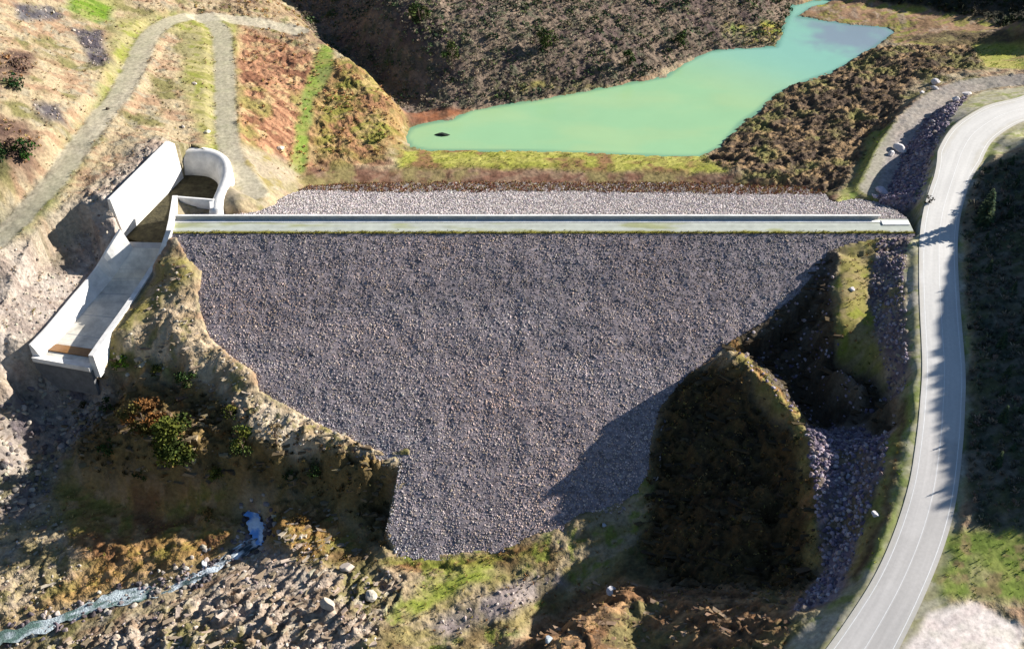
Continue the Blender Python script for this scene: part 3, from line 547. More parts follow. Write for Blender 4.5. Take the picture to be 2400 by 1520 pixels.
# ------------------------------------------------------------------ reservoir
wpts = [P(u, v, WZ) for u, v in SH]
cx = np.mean([p[0] for p in wpts]); X_, Y_ = np.meshgrid(np.arange(-40, 130, 1.0), np.arange(25, 190, 1.0))
xf, yf = X_.ravel(), Y_.ravel(); dd = pdist(xf, yf, np.array([p[:2] for p in wpts])).reshape(X_.shape)
mask = dd < 2.2
Cw = np.zeros((xf.size, 3))
gA = lin((178, 214, 158)) / 1.5; gB = lin((168, 213, 160)) / 1.5; gC = lin((152, 206, 184)) / 1.5; gD = lin((148, 166, 176)) / 1.55; gE = lin((95, 150, 130)) / 1.6
pA = P(1560, 200, WZ); pB = P(2000, 80, WZ)
tA = sm(((xf - pA[0]) * .6 + (yf - pA[1]) * .8) / 42)[:, None]
nn = sm((fbm(xf / 22, yf / 9, 5) - .35) * 3)[:, None]
Cw = (gA * nn + gB * (1 - nn)) * (1 - tA) + gC * tA
dB = np.hypot(xf - pB[0], yf - pB[1]); tB = sm(1.3 - dB / 16 + (fbm(xf / 4, yf / 4, 9) - .5))[:, None]; Cw = Cw * (1 - tB) + gD * tB
e = sm(1 + dd.ravel() / 1.6)[:, None] * .6; Cw = Cw * (1 - e) + gE * e
ii = np.arange(X_.size).reshape(X_.shape); fm = mask[:-1, :-1] & mask[:-1, 1:] & mask[1:, 1:] & mask[1:, :-1]
f4 = np.column_stack([ii[:-1, :-1][fm], ii[:-1, 1:][fm], ii[1:, 1:][fm], ii[1:, :-1][fm]])
used, inv = np.unique(f4, return_inverse=True)
wm = mat('milky_water', attr=True, nscale=.05, namp=.04, rough=.18, spec=.35, bump=.01, bscale=1.5)
wo = link('reservoir_water', fill(bpy.data.meshes.new('reservoir_water'), np.column_stack([xf[used], yf[used], np.full(len(used), WZ)]), inv.reshape(-1, 4), Cw[used]), wm)
tag(wo, kind='structure')

# ------------------------------------------------------------------ stream
def ribbon(name, L, widths, m, colf, nseg=10, lift=.05, use_ground=True, sub=6):
    q = spl(L, sub); wd = np.interp(np.arange(len(q)), np.arange(len(widths)) * sub, widths)
    t = np.gradient(q[:, :2], axis=0); t /= np.linalg.norm(t, axis=1)[:, None] + 1e-9; nrm = np.column_stack([-t[:, 1], t[:, 0]])
    s = np.linspace(-1, 1, nseg + 1)
    k_ = np.arange(len(q))[:, None] + 0 * s; wv = s * wd[:, None] * (1 + .9 * (fbm(k_ / 2.1, np.sign(s) * 5 + 7 + 0 * k_, 3, 2) - .5) * 2)
    X = q[:, None, 0] + nrm[:, None, 0] * wv; Y = q[:, None, 1] + nrm[:, None, 1] * wv
    Zr = np.repeat(q[:, 2:3], nseg + 1, 1) + lift
    if use_ground: Zr = Zr + (fbm(X / 1.2, Y / 1.2, 8) - .5) * .5
    C = colf(X, Y, np.repeat(s[None], len(q), 0), np.repeat(np.linspace(0, 1, len(q))[:, None], nseg + 1, 1))
    return grid_mesh(name, X, Y, Zr, C.reshape(-1, 3))
def stream_col(X, Y, S, T):
    n_ = fbm(X / 1.6, Y / 1.1, 15, 4, .65)[..., None]; teal = lin((112, 140, 130)) / 1.6; dark = lin((60, 74, 80)) / 1.4; foam = lin((225, 235, 240)) / 1.2
    c = teal * (1 - T[..., None] * 0) ; a = sm((n_ - .47 + .1 * (1 - T[..., None])) * 9); k = sm((T[..., None] - .25) * 3)
    c = (dark * (1 - k) + teal * k); c = c * (1 - a) + foam * a * (1 - .35 * k) + c * a * .35 * k
    return c
sw = [.9, 1.2, 1.2, 1.3, 1.3, 1.4, 1.4, 1.4, 1.5, 1.6, 1.8]
st = link('stream_water', ribbon('stream_water', [P(u, v, z_ + .12) for u, v, z_ in STREAM][2:], sw[2:], M['foam'], stream_col, 14), M['foam']); tag(st, kind='structure')
def pool_col(X, Y, S, T):
    n_ = fbm(X / 1.0, Y / 2.5, 25, 3)[..., None]; return np.array([.16, .36, .72]) * (1 - sm((n_ - .5) * 6)) + np.array([.75, .82, .88]) * sm((n_ - .5) * 6)  # blue of the reflected sky put into the water colour, white foam streaks
pm = mat('pool_water', attr=True, nscale=.8, namp=.15, rough=.15, spec=.6, bump=.05, bscale=1.5)
po = link('pool_water', ribbon('pool_water', [P(578, 1156, -31.3), P(583, 1175, -31.5), P(590, 1200, -31.7), P(598, 1225, -31.9), P(608, 1245, -32.2), P(614, 1262, -32.6), P(600, 1274, -32.8)], [.3, 1.1, 1.5, 1.3, 1.4, 1.0, .7], pm, pool_col, 10), pm); tag(po, kind='structure')

# ------------------------------------------------------------------ road and markings
def road_strip(name, m, off0, off1, lift, c0=None, rng_=None, nseg=1):
    t = np.gradient(RC[:, :2], axis=0); t /= np.linalg.norm(t, axis=1)[:, None]; nrm = np.column_stack([t[:, 1], -t[:, 0]])   # to the left of travel down = picture left
    lw = np.sign(((RLw - RC)[:, :2] * nrm).sum(1).mean()); nrm = nrm * lw
    s = np.linspace(0, 1, nseg + 1)
    o0 = off0(RH); o1 = off1(RH); O = o0[:, None] * (1 - s) + o1[:, None] * s
    X = RC[:, None, 0] + nrm[:, None, 0] * O; Y = RC[:, None, 1] + nrm[:, None, 1] * O; Zr = RC[:, None, 2] + lift + 0 * O - .012 * np.abs(O)
    if rng_: X, Y, Zr, O = X[rng_], Y[rng_], Zr[rng_], O[rng_]
    C = None
    if c0: C = c0(X, Y, O).reshape(-1, 3)
    return link(name, grid_mesh(name, X, Y, Zr, C), m)
def ac(X, Y, O):
    s = np.linalg.norm(np.stack([X, Y]) * 0, axis=0) + Y
    up = sm((Y + 62) / 26)[..., None]
    c = np.array([.52, .50, .465]) * up + np.array([.50, .47, .435]) * (1 - up)
    patch = ((O < -.15) & (Y < -58) & (Y > -100))[..., None]; c = c * np.where(patch, .86, 1)
    patch2 = ((Y < -76) & (Y > -84) & (O > 0))[..., None]; c = c * np.where(patch2, .93, 1)
    dust = sm((np.abs(O) - 2.9 + (fbm(X / 2.5, Y / 2.5, 33, 3) - .5) * 1.6) / .8)[..., None]; c = c * (1 - dust * .7) + np.array([.46, .43, .37]) * dust * .7
    c = c * (.93 + .14 * fbm(X / 7, Y / 7, 35, 3)[..., None])
    wear = np.exp(-((np.abs(O) - 1.5) / .5) ** 2)[..., None]
    return c * (1 + .05 * wear) * (.9 + .2 * fbm(O / .3 + 0 * Y, Y / 9, 6)[..., None])
ro = road_strip('road', M['asphalt'], lambda h: h + .9, lambda h: -h - .7, .02, ac, None, 40); tag(ro, kind='structure')
# refine: markings lie on the road
for nm, o in (('left', 1), ('right', -1)):
    e = road_strip('edge_line', M['paint'], lambda h, o=o: o * (h - .06), lambda h, o=o: o * (h + .07), .026 + 0.012 * .0, None, None, 1); tag(e, kind='structure')
e = road_strip('centre_line', M['paint'], lambda h: 0 * h + .055, lambda h: 0 * h - .055, .027, None, None, 1); tag(e, kind='structure')

# ------------------------------------------------------------------ generic box/sweep helpers
class MB:
    def __init__(s): s.v = []; s.f = []
    def add(s, v, f): n = len(s.v); s.v += [tuple(map(float, p)) for p in v]; s.f += [tuple(n + i for i in q) for q in f]
    def box(s, c, d, rz=0):
        X, Y, Z_ = d[0] / 2, d[1] / 2, d[2] / 2; c_, s_ = math.cos(rz), math.sin(rz)
        s.hexa([(c[0] + x_ * c_ - y_ * s_, c[1] + x_ * s_ + y_ * c_, c[2] + z_) for z_ in (-Z_, Z_) for x_, y_ in ((-X, -Y), (X, -Y), (X, Y), (-X, Y))])
    def hexa(s, p): s.add(p, [(0, 3, 2, 1), (4, 5, 6, 7), (0, 1, 5, 4), (1, 2, 6, 5), (2, 3, 7, 6), (3, 0, 4, 7)])
    def sweep(s, rings, cap=True):
        n = len(rings[0]); base_ = len(s.v)
        for r in rings: s.v += [tuple(map(float, p)) for p in r]
        for i in range(len(rings) - 1):
            for k in range(n):
                a = base_ + i * n + k; b = base_ + i * n + (k + 1) % n; s.f.append((a, b, b + n, a + n))
        if cap: s.f.append(tuple(base_ + k for k in range(n))[::-1]); s.f.append(tuple(base_ + (len(rings) - 1) * n + k for k in range(n)))
    def tube(s, a, b, r0, r1, k=7):
        a = np.array(a, float); b = np.array(b, float); d = (b - a) / (np.linalg.norm(b - a) + 1e-9)
        u_ = np.cross(d, [0, 0, 1.0] if abs(d[2]) < .9 else [1.0, 0, 0]); u_ /= np.linalg.norm(u_); w_ = np.cross(d, u_)
        s.sweep([[p + (u_ * math.cos(2 * math.pi * i / k) + w_ * math.sin(2 * math.pi * i / k)) * r for i in range(k)] for p, r in ((a, r0), (b, r1))])
    def build(s, name, m, parent=None, smooth=False, bevel=0):
        import bmesh
        me = bpy.data.meshes.new(name); me.from_pydata(s.v, [], s.f)
        bm = bmesh.new(); bm.from_mesh(me); bmesh.ops.recalc_face_normals(bm, faces=bm.faces); bm.to_mesh(me); bm.free()
        if smooth: me.shade_smooth()
        o = link(name, me, m, parent)
        if bevel:
            b = o.modifiers.new('bevel', 'BEVEL'); b.width = bevel; b.segments = 1; b.limit_method = 'ANGLE'
        return o
def empty(name, loc=(0, 0, 0)):
    o = bpy.data.objects.new(name, None); col.objects.link(o); o.location = loc; o.empty_display_size = 1; return o

# ------------------------------------------------------------------ rock templates and scatter
def ico(sub):
    t = (1 + 5 ** .5) / 2
    v = [np.array(p, float) for p in ((-1, t, 0), (1, t, 0), (-1, -t, 0), (1, -t, 0), (0, -1, t), (0, 1, t), (0, -1, -t), (0, 1, -t), (t, 0, -1), (t, 0, 1), (-t, 0, -1), (-t, 0, 1))]
    f = [(0, 11, 5), (0, 5, 1), (0, 1, 7), (0, 7, 10), (0, 10, 11), (1, 5, 9), (5, 11, 4), (11, 10, 2), (10, 7, 6), (7, 1, 8), (3, 9, 4), (3, 4, 2), (3, 2, 6), (3, 6, 8), (3, 8, 9), (4, 9, 5), (2, 4, 11), (6, 2, 10), (8, 6, 7), (9, 8, 1)]
    v = [p / np.linalg.norm(p) for p in v]
    for _ in range(sub):
        c = {}; nf = []
        def mid(a, b):
            k = (min(a, b), max(a, b))
            if k not in c: p = v[a] + v[b]; v.append(p / np.linalg.norm(p)); c[k] = len(v) - 1
            return c[k]
        for a, b, d in f: ab, bd, da = mid(a, b), mid(b, d), mid(d, a); nf += [(a, ab, da), (b, bd, ab), (d, da, bd), (ab, bd, da)]
        f = nf
    return np.array(v), np.array(f)
def rock_template(sub, seed, cuts=5):
    r = np.random.default_rng(seed); v, f = ico(sub); v = v * (1 + r.normal(0, .12 if sub == 0 else .04, (len(v), 1)))
    for _ in range(cuts):
        n_ = r.normal(size=3); n_ /= np.linalg.norm(n_); d = r.uniform(.55, .85); t = v @ n_ - d; v = v - np.where(t > 0, t, 0)[:, None] * n_
    return v * r.uniform(.75, 1.15, 3) * np.array([1, 1, .8]), f
ROCK0 = [rock_template(0, s_, 3) for s_ in range(8)]; ROCK1 = [rock_template(1, 50 + s_, 6) for s_ in range(8)]
def bush_template(seed, leaves=26, size=.16, up=.75):
    r = np.random.default_rng(seed); V = []; Fc = []
    for k in range(leaves):
        d = r.normal(size=3); d /= np.linalg.norm(d); d[2] = abs(d[2]) * .9; p = d * r.uniform(.45, 1.0) ** .6 * np.array([1, 1, up])
        a = r.normal(size=3); a /= np.linalg.norm(a); b = np.cross(a, r.normal(size=3)); b /= np.linalg.norm(b) + 1e-9; s_ = size * r.uniform(.6, 1.5)
        n_ = len(V); V += [p + a * s_, p + b * s_, p - a * s_ * .9, p - b * s_]; Fc += [(n_, n_ + 1, n_ + 2), (n_, n_ + 2, n_ + 3)]
    return np.array(V), np.array(Fc)
def twig_template(seed, n_=22):
    r = np.random.default_rng(seed); V = []; Fc = []
    for k in range(n_):
        a = r.uniform(0, 6.28); tilt = r.uniform(.1, 1.1); d = np.array([math.cos(a) * math.sin(tilt), math.sin(a) * math.sin(tilt), math.cos(tilt)])
        L = r.uniform(.5, 1.05); p0 = d * L * r.uniform(.0, .45); p1 = d * L; s_ = np.cross(d, r.normal(size=3)); s_ /= np.linalg.norm(s_) + 1e-9; w_ = r.uniform(.045, .12)
        m_ = len(V); V += [p0 - s_ * w_ * .6, p0 + s_ * w_ * .6, p1 + s_ * w_, p1 - s_ * w_]; Fc += [(m_, m_ + 1, m_ + 2), (m_, m_ + 2, m_ + 3)]
    return np.array(V), np.array(Fc)
def block_template(seed):
    r = np.random.default_rng(seed); v = np.array([(a, b, c) for c in (-1, 1) for a, b in ((-1, -1), (1, -1), (1, 1), (-1, 1))], float) * np.array([1, .8, .7]); v += r.uniform(-.38, .38, v.shape)
    f = [(0, 2, 1), (0, 3, 2), (4, 5, 6), (4, 6, 7), (0, 1, 5), (0, 5, 4), (1, 2, 6), (1, 6, 5), (2, 3, 7), (2, 7, 6), (3, 0, 4), (3, 4, 7)]
    return v, np.array(f)
BLOCK = [block_template(300 + s_) for s_ in range(10)]
BUSH = [bush_template(s_) for s_ in range(6)]; TWIG = [twig_template(s_) for s_ in range(6)]
TUFT = [twig_template(40 + s_, 9) for s_ in range(5)]
def scatter(templates, pos, size, cols, squash=None, tilt=0.0, smooth=False, align=None):
    n_ = len(pos); CO = []; FA = []; CC = []; off = 0; which = rng.integers(0, len(templates), n_)
    for ti, (v, f) in enumerate(templates):
        m = np.where(which == ti)[0]
        if not len(m): continue
        k = len(m); a = rng.uniform(0, 6.283, k) if align is None else rng.normal(R(align[0]), .38, k); c, s_ = np.cos(a), np.sin(a); sc = size[m][:, None] * rng.uniform(.8, 1.2, (k, 3))
        if align is not None: sc[:, 0] *= align[1] * rng.uniform(.6, 1.4, k)
        if squash is not None: sc[:, 2] *= squash
        vv = v[None] * sc[:, None]
        if tilt:
            b = rng.uniform(-tilt, tilt, k)[:, None]; y_, z_ = vv[..., 1].copy(), vv[..., 2].copy(); vv[..., 1] = y_ * np.cos(b) - z_ * np.sin(b); vv[..., 2] = y_ * np.sin(b) + z_ * np.cos(b)
        x_, y_ = vv[..., 0].copy(), vv[..., 1].copy(); vv[..., 0] = x_ * c[:, None] - y_ * s_[:, None]; vv[..., 1] = x_ * s_[:, None] + y_ * c[:, None]
        vv += pos[m][:, None]
        CO.append(vv.reshape(-1, 3)); FA.append((f[None] + (np.arange(k) * len(v))[:, None, None] + off).reshape(-1, 3)); CC.append(np.repeat(cols[m], len(v), 0)); off += k * len(v)
    return np.vstack(CO), np.vstack(FA), np.vstack(CC)
def scatter_obj(name, templates, pos, size, cols, m, parent=None, **k):
    co, f, cc = scatter(templates, pos, size, cols, **k)
    return link(name, fill(bpy.data.meshes.new(name), co, f, cc, False), m, parent)
def in_poly(names, dens, seed=1, margin=0, extra=None, excl_dam=True):
    r = np.random.default_rng(seed); out = []
    for nm in names:
        pol = WP[nm] if isinstance(nm, str) else nm
        lo, hi = pol.min(0), pol.max(0); n_ = int((hi[0] - lo[0]) * (hi[1] - lo[1]) * dens)
        q = r.uniform(lo, hi, (n_, 2)); q = q[pdist(q[:, 0], q[:, 1], pol) < -margin]; out.append(q)
    q = np.vstack(out)
    dc_ = pdist(q[:, 0], q[:, 1], poly_chute); dch = pdist(q[:, 0], q[:, 1], poly_chan)
    ok = (dc_ > .8) & (dch > 1.2); q = q[ok]
    d, _, w_ = linedist(q[:, 0], q[:, 1], RD4[::3]); q = q[d > w_ + 1.6]
    for L_, w_t in TW: q = q[linedist(q[:, 0], q[:, 1], L_)[0] > w_t * .85]
    zq = gz(q[:, 0], q[:, 1])
    if excl_dam:
        b = (dam_in(q[:, 0], q[:, 1]) < 0) & (facez(q[:, 1]) > zq - .1); q = q[~b]; zq = zq[~b]
    dw = pdist(q[:, 0], q[:, 1], np.array([p[:2] for p in wpts])); k = dw > .3; q = q[k]; zq = zq[k]
    return np.column_stack([q, zq])
def palette(n_, T, k, seed=0, var=.2):
    r = np.random.default_rng(seed); T = np.array([lin(t) / k for t in T])
    if seed in (31, 33, 36): T = T * .5 + T.mean(0) * .5; var = .12
    c = T[r.integers(0, len(T), n_)]
    return c * r.uniform(1 - var, 1 + var, (n_, 1)) * r.uniform(.95, 1.05, (n_, 3))

# ------------------------------------------------------------------ the dam
dam = empty('dam', (5, 0, 0)); tag(dam, 'long rock-faced embankment dam with a straight crest road across the valley', 'dam')
dam.location = (0, 0, 0)
XL, XR = -70.2, 82.5
# faces as dense sheets with block relief
def face_part(name, y0, y1, nstep, seed, clipx=None):
    ys = np.linspace(y0, y1, nstep); xs = np.arange(XL, XR + .01, .5); X, Y = np.meshgrid(xs, ys)
    Zz = facez(Y) + (fbm(X / 3, Y / 3, seed) - .5) * .5 * sm(np.minimum(np.abs(Y - y0), 2) / 2)
    return X, Y, Zz
tone_d = [(110, 101, 100), (140, 128, 122), (86, 79, 81), (128, 114, 102), (102, 97, 97)]
X, Y, Zz = face_part('downstream_face', YD - .02, -66, 130, 5)
Cd = lin((102, 94, 95)) / .6 + 0 * X.ravel()[:, None]
dfm = mat('rockfill_bed', attr=True, nscale=1.5, namp=.3, voro=1.6, rough=.95, spec=.1)
def clip_grid(X, Y, Zz, keep):
    ii = np.arange(X.size).reshape(X.shape); k = keep.reshape(X.shape); fm = k[:-1, :-1] & k[:-1, 1:] & k[1:, 1:] & k[1:, :-1]
    f4 = np.column_stack([ii[:-1, :-1][fm], ii[:-1, 1:][fm], ii[1:, 1:][fm], ii[1:, :-1][fm]]); us, iv = np.unique(f4, return_inverse=True)
    return np.column_stack([X.ravel()[us], Y.ravel()[us], Zz.ravel()[us]]), iv.reshape(-1, 4), us
co_, f_, us_ = clip_grid(X, Y, Zz, dam_in(X.ravel(), Y.ravel()) < .9)
face = link('downstream_face', fill(bpy.data.meshes.new('downstream_face'), co_, f_, Cd[us_]), dfm, dam)
X, Y, Zz = face_part('upstream_face', YU + .02, 42, 80, 9)
uface = link('upstream_face', grid_mesh('upstream_face', X, Y, Zz, lin((150, 140, 136)) / 1.6 + 0 * X.ravel()[:, None]), dfm, dam)
def face_stones(ylo, yhi, dens, seed):
    r = np.random.default_rng(seed); n_ = int((XR - XL) * (yhi - ylo) * dens); q = np.column_stack([r.uniform(XL, XR, n_), r.uniform(ylo, yhi, n_)])
    zf_ = facez(q[:, 1]); g_ = gz(q[:, 0], q[:, 1]); m = (g_ < zf_ + .15) & (dam_in(q[:, 0], q[:, 1]) < np.where(q[:, 1] < -44, 1.1, .3)); q = q[m]; return np.column_stack([q, zf_[m] + (fbm(q[:, 0] / 3, q[:, 1] / 3, 5 if ylo < 0 else 9) - .5) * .4])
p1 = face_stones(-64, YD - .3, 12.0, 3)
c1 = palette(len(p1), tone_d, .52, 4, .2)
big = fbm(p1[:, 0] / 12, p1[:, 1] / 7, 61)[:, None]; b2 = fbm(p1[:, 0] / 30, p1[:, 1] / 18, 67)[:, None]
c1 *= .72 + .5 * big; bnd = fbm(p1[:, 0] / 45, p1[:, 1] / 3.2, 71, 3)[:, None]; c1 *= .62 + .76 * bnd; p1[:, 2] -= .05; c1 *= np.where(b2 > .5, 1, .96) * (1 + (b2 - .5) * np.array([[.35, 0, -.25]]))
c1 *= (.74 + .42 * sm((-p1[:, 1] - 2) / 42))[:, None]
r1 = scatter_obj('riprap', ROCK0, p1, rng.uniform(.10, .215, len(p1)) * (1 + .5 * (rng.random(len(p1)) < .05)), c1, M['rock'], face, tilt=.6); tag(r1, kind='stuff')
p2 = face_stones(YU + .4, 41, 6.5, 8)
lim = 30 + 3 * (fbm(p2[:, 0] / 9, p2[:, 0] * 0, 3) - .5) - 4 * sm((p2[:, 0] - 20) / 60)
p2 = p2[(p2[:, 1] < lim) | (rng.random(len(p2)) < .25)]
c2 = palette(len(p2), [(190, 182, 180), (215, 205, 200), (150, 142, 148), (200, 185, 178), (170, 165, 160)], 1.15, 6, .2)
r2 = scatter_obj('riprap', ROCK0, p2, rng.uniform(.12, .26, len(p2)), c2, M['rock'], uface, tilt=.6); tag(r2, kind='stuff')
# brown growth on the foot of the upstream face
p3 = face_stones(26, 41, 3.0, 18); lim = 29 + 4 * (fbm(p3[:, 0] / 7, p3[:, 0] * 0, 13) - .5) - 5 * sm((p3[:, 0] - 10) / 60); p3 = p3[p3[:, 1] > lim]
g3 = scatter_obj('dry_growth', TUFT, p3, rng.uniform(.3, .75, len(p3)), palette(len(p3), [(150, 105, 85), (165, 130, 100), (125, 88, 70), (160, 145, 95)], 1.2, 19), M['twig'], uface); tag(g3, kind='stuff')
# crest
cs = np.arange(XL, XR + .01, .5); cy = np.linspace(YD, YU, 15); X, Y = np.meshgrid(cs, cy); Zc = .02 + (fbm(X / 2, Y / 2, 3) - .5) * .04
edge = sm((YD + 1.1 - Y + (fbm(X / 2, Y, 8) - .5) * 1.2) / .6)
gr = sm((fbm(X / 14, Y * .4, 12) - .48) * 6)
conc = lin((196, 200, 188)) / 1.5; grass = lin((165, 168, 110)) / 1.5; moss_ = lin((150, 145, 65)) / 1.6
Cc = conc * (1 - gr[..., None] * .75) + grass * gr[..., None] * .75; Cc = Cc * (1 + .10 * np.exp(-((np.abs(Y + .1) - .9) / .3) ** 2) - .08 * sm((fbm(X / 5, Y, 44, 3) - .5) * 6))[..., None]; Cc = Cc * (1 - edge[..., None]) + moss_ * edge[..., None]
crest = link('crest', grid_mesh('crest', X, Y, Zc, Cc.reshape(-1, 3)), mat('crest_paving', attr=True, nscale=.6, namp=.12, rough=.9, spec=.1), dam)
q = np.column_stack([rng.uniform(XL, XR, 2600), YD + np.abs(rng.normal(0, .35, 2600)) - .1]); q = np.column_stack([q, np.full(2600, .0)])
fr = scatter_obj('grass_fringe', TUFT, q, rng.uniform(.15, .38, 2600), palette(2600, [(150, 145, 65), (175, 165, 90), (120, 115, 50)], 1.3, 2), M['twig'], crest); tag(fr, kind='stuff')
pw = MB(); ypw = YU - .1
for i in range(19):
    a = XL + .4 + i * 7.8; b = min(a + 7.76, XR - 6.5)
    if b > a: pw.box(((a + b) / 2, ypw, .45), (b - a, .3, 1.0))
par = pw.build('parapet_wall', M['concrete_dark'], dam)
pc = MB(); pc.box(((XL + XR - 6) / 2, ypw, .99), (XR - XL - 6.2, .5, .1)); pc.build('coping', M['concrete'], par)
pk = MB(); pk.box(((XL + XR - 4) / 2, YU - .9, .06), (XR - XL - 5, .9, .1)); pk.build('kerb', M['concrete'], dam)
ep = MB(); ep.box((XR - 3.2, 1.1, .12), (5.6, 1.6, .2)); ep.build('end_slab', M['concrete'], dam)

# ------------------------------------------------------------------ the spillway
sp = empty('spillway', (0, 0, 0)); tag(sp, 'white concrete spillway with curved weir and steep chute at the left end of the dam', 'spillway')
def wall_ring(p, side, th, dep, out):      # side: unit vector outwards (xy)
    o = np.array([side[0], side[1], 0])
    return [p, p + o * th, p + o * (th + out * .12) - np.array([0, 0, dep + 2.5]), p - o * out * .0 - np.array([0, 0, dep + 2.5])]
def side_vec(i, A, B):
    d = (B[i] - A[i])[:2]; return d / np.linalg.norm(d)
def dens(A, n_=4):
    A = np.array(A); out = []
    for i in range(len(A) - 1):
        for k in range(n_): out.append(A[i] + (A[i + 1] - A[i]) * k / n_)
    out.append(A[-1]); return np.array(out)
dep = np.interp(np.arange(len(cl)), np.arange(6) * 4, CDEP)
def build_wall(name, A, B, th, extra=0, batter=0.0):
    mb = MB(); rings = []
    for i in range(len(A)):
        o = -side_vec(i, A, B); rr = wall_ring(A[i], o, th, dep[i] + extra, 1); rr[3] = rr[3] - np.array([o[0], o[1], 0]) * batter * (dep[i] + 2.5) / dep[i]; rings.append(rr)
    mb.sweep(rings); return mb.build(name, M['concrete'], sp)
build_wall('left_wall', cl, cr, .45, batter=1.5); build_wall('right_wall', cr, cl, 1.05, batter=.3)
# floor with end lip
mb = MB(); rings = []
for i in range(len(cl)):
    a = cl[i].copy(); b = cr[i].copy(); zf_ = min(a[2], b[2]) - dep[i]
    o = side_vec(i, cl, cr); oo = np.array([o[0], o[1], 0]) * .2; a = a + 0 * oo; b = b - 0 * oo
    a[2] = b[2] = zf_; rings.append([a + oo * .01, b - oo * .01, b - np.array([0, 0, .8]), a - np.array([0, 0, .8])])
mb.sweep(rings); flo = mb.build('chute_floor', M['concrete_floor'], sp)
# flip bucket lip + outlet wall
a = cl[-1]; b = cr[-1]; zf_ = min(a[2], b[2]) - dep[-1]; d = (cl[-1] - cl[-2] + cr[-1] - cr[-2])[:2]; d /= np.linalg.norm(d); d3 = np.array([d[0], d[1], 0])
mb = MB(); A0 = np.array([a[0], a[1], zf_]); B0 = np.array([b[0], b[1], zf_]); up = np.array([0, 0, 1.0])
mb.hexa([A0 - d3 * .8 - up * 4, B0 - d3 * .8 - up * 4, B0 + d3 * .9 - up * .4, A0 + d3 * .9 - up * .4, A0 - d3 * .8 + up * .1, B0 - d3 * .8 + up * .1, B0 + d3 * .9 + up * .5, A0 + d3 * .9 + up * .5])
mb.build('flip_lip', M['concrete'], sp)
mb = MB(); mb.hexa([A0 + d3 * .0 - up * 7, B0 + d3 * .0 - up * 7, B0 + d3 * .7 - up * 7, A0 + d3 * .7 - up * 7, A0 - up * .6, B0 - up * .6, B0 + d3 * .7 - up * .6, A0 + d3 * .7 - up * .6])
mb.build('outlet_wall', M['concrete_shaded'], sp)
# standing silty water at the foot of the chute
def chute_pt(s_, t):                 # s_: 0..5 along, t: 0..1 across
    k = min(int(s_ * 4), len(cl) - 2); fr_ = s_ * 4 - k; a = cl[k] * (1 - fr_) + cl[k + 1] * fr_; b = cr[k] * (1 - fr_) + cr[k + 1] * fr_
    de = dep[k] * (1 - fr_) + dep[k + 1] * fr_; p = a * (1 - t) + b * t; p[2] = min(a[2], b[2]) - de; return p
q = [chute_pt(4.2, .03), chute_pt(4.15, .97), chute_pt(4.55, .97), chute_pt(4.6, .03)]; zm = max(p[2] for p in q) + .05
mb = MB(); top = [np.array([p[0], p[1], zm]) for p in q]; mb.hexa([p - up * .9 for p in top] + top); mb.build('silty_pool', M['silt'], flo)
# chute joints
for s_ in (1.0, 1.6, 2.3, 3.0, 3.7):
    a = chute_pt(s_, .02); b = chute_pt(s_, .98); a2 = chute_pt(s_ + .02, .02); b2_ = chute_pt(s_ + .02, .98)
    mb = MB(); mb.hexa([a - up * .05, b - up * .05, b2_ - up * .05, a2 - up * .05, a + up * .02, b + up * .02, b2_ + up * .02, a2 + up * .02]); mb.build('floor_joint', M['concrete_dark'], flo)
# tall battered wall
mb = MB(); T0, T1 = SLAB_T; B0_, B1_ = SLAB_B; dr = (T1 - T0); dr[2] = 0; dr /= np.linalg.norm(dr); out = np.array([-dr[1], dr[0], 0]); out *= -1 if out[0] > 0 else 1
T1b = P(410, 337, 5.4)
B1_ = B1_ - np.array([0, 0, 1.2]); B0_ = B0_ - np.array([0, 0, 1.2])
mb.add([T0, T1, T1b, B1_, B0_, T0 + out * .7, T1 + out * .7, T1b + out * .7, B1_ + out * 2.2, B0_ + out * 2.4],
       [(0, 1, 2, 3, 4), (5, 9, 8, 7, 6), (0, 5, 6, 1), (1, 6, 7, 2), (2, 7, 8, 3), (3, 8, 9, 4), (4, 9, 5, 0)])
mb.build('battered_wall', M['concrete'], sp, bevel=.06)
# upper right wall
mb = MB(); rings = []
for p in UW:
    rings.append([p, p + np.array([1.1, .05, 0]), p + np.array([1.1, .05, -8]), p + np.array([0, 0, -8])])
mb.sweep(rings); mb.build('upper_wall', M['concrete'], sp)
# cross wall
a = P(404, 458, 1.2); b = P(500, 466, 1.2); mb = MB(); t3 = np.array([0, -.45, 0])
mb.hexa([a - up * 8 + t3, b - up * 8 + t3, b - up * 8, a - up * 8, a + t3, b + t3, b, a]); mb.build('cross_wall', M['concrete'], sp)
mb = MB(); c_ = P(498, 472, .9); mb.box((c_[0] + .3, c_[1] - .8, -.2), (1.6, 3.6, 2.4), .25); mb.build('pier', M['concrete'], sp, bevel=.1)
# curved ogee weir
t = np.gradient(IN[:, :2], axis=0); t /= np.linalg.norm(t, axis=1)[:, None]; nrm = np.column_stack([-t[:, 1], t[:, 0]])  # left of travel = outside?
cen = IN[:, :2].mean(0)
if ((IN[:, :2] - cen) * nrm).sum() < 0: nrm = -nrm
prof = [(1.5, -3), (1.35, -.4), (1.1, 0), (.6, .12), (-.1, .05), (-.7, -.35), (-1.2, -1.1), (-1.6, -2.2), (-2.0, -4.0), (-2.4, -7.5)]
mb = MB(); mb.sweep([[np.array([IN[i][0] + nrm[i][0] * o_, IN[i][1] + nrm[i][1] * o_, 1.0 + z_]) for o_, z_ in prof] for i in range(len(IN))])
mb.build('curved_weir', M['concrete'], sp, smooth=True)
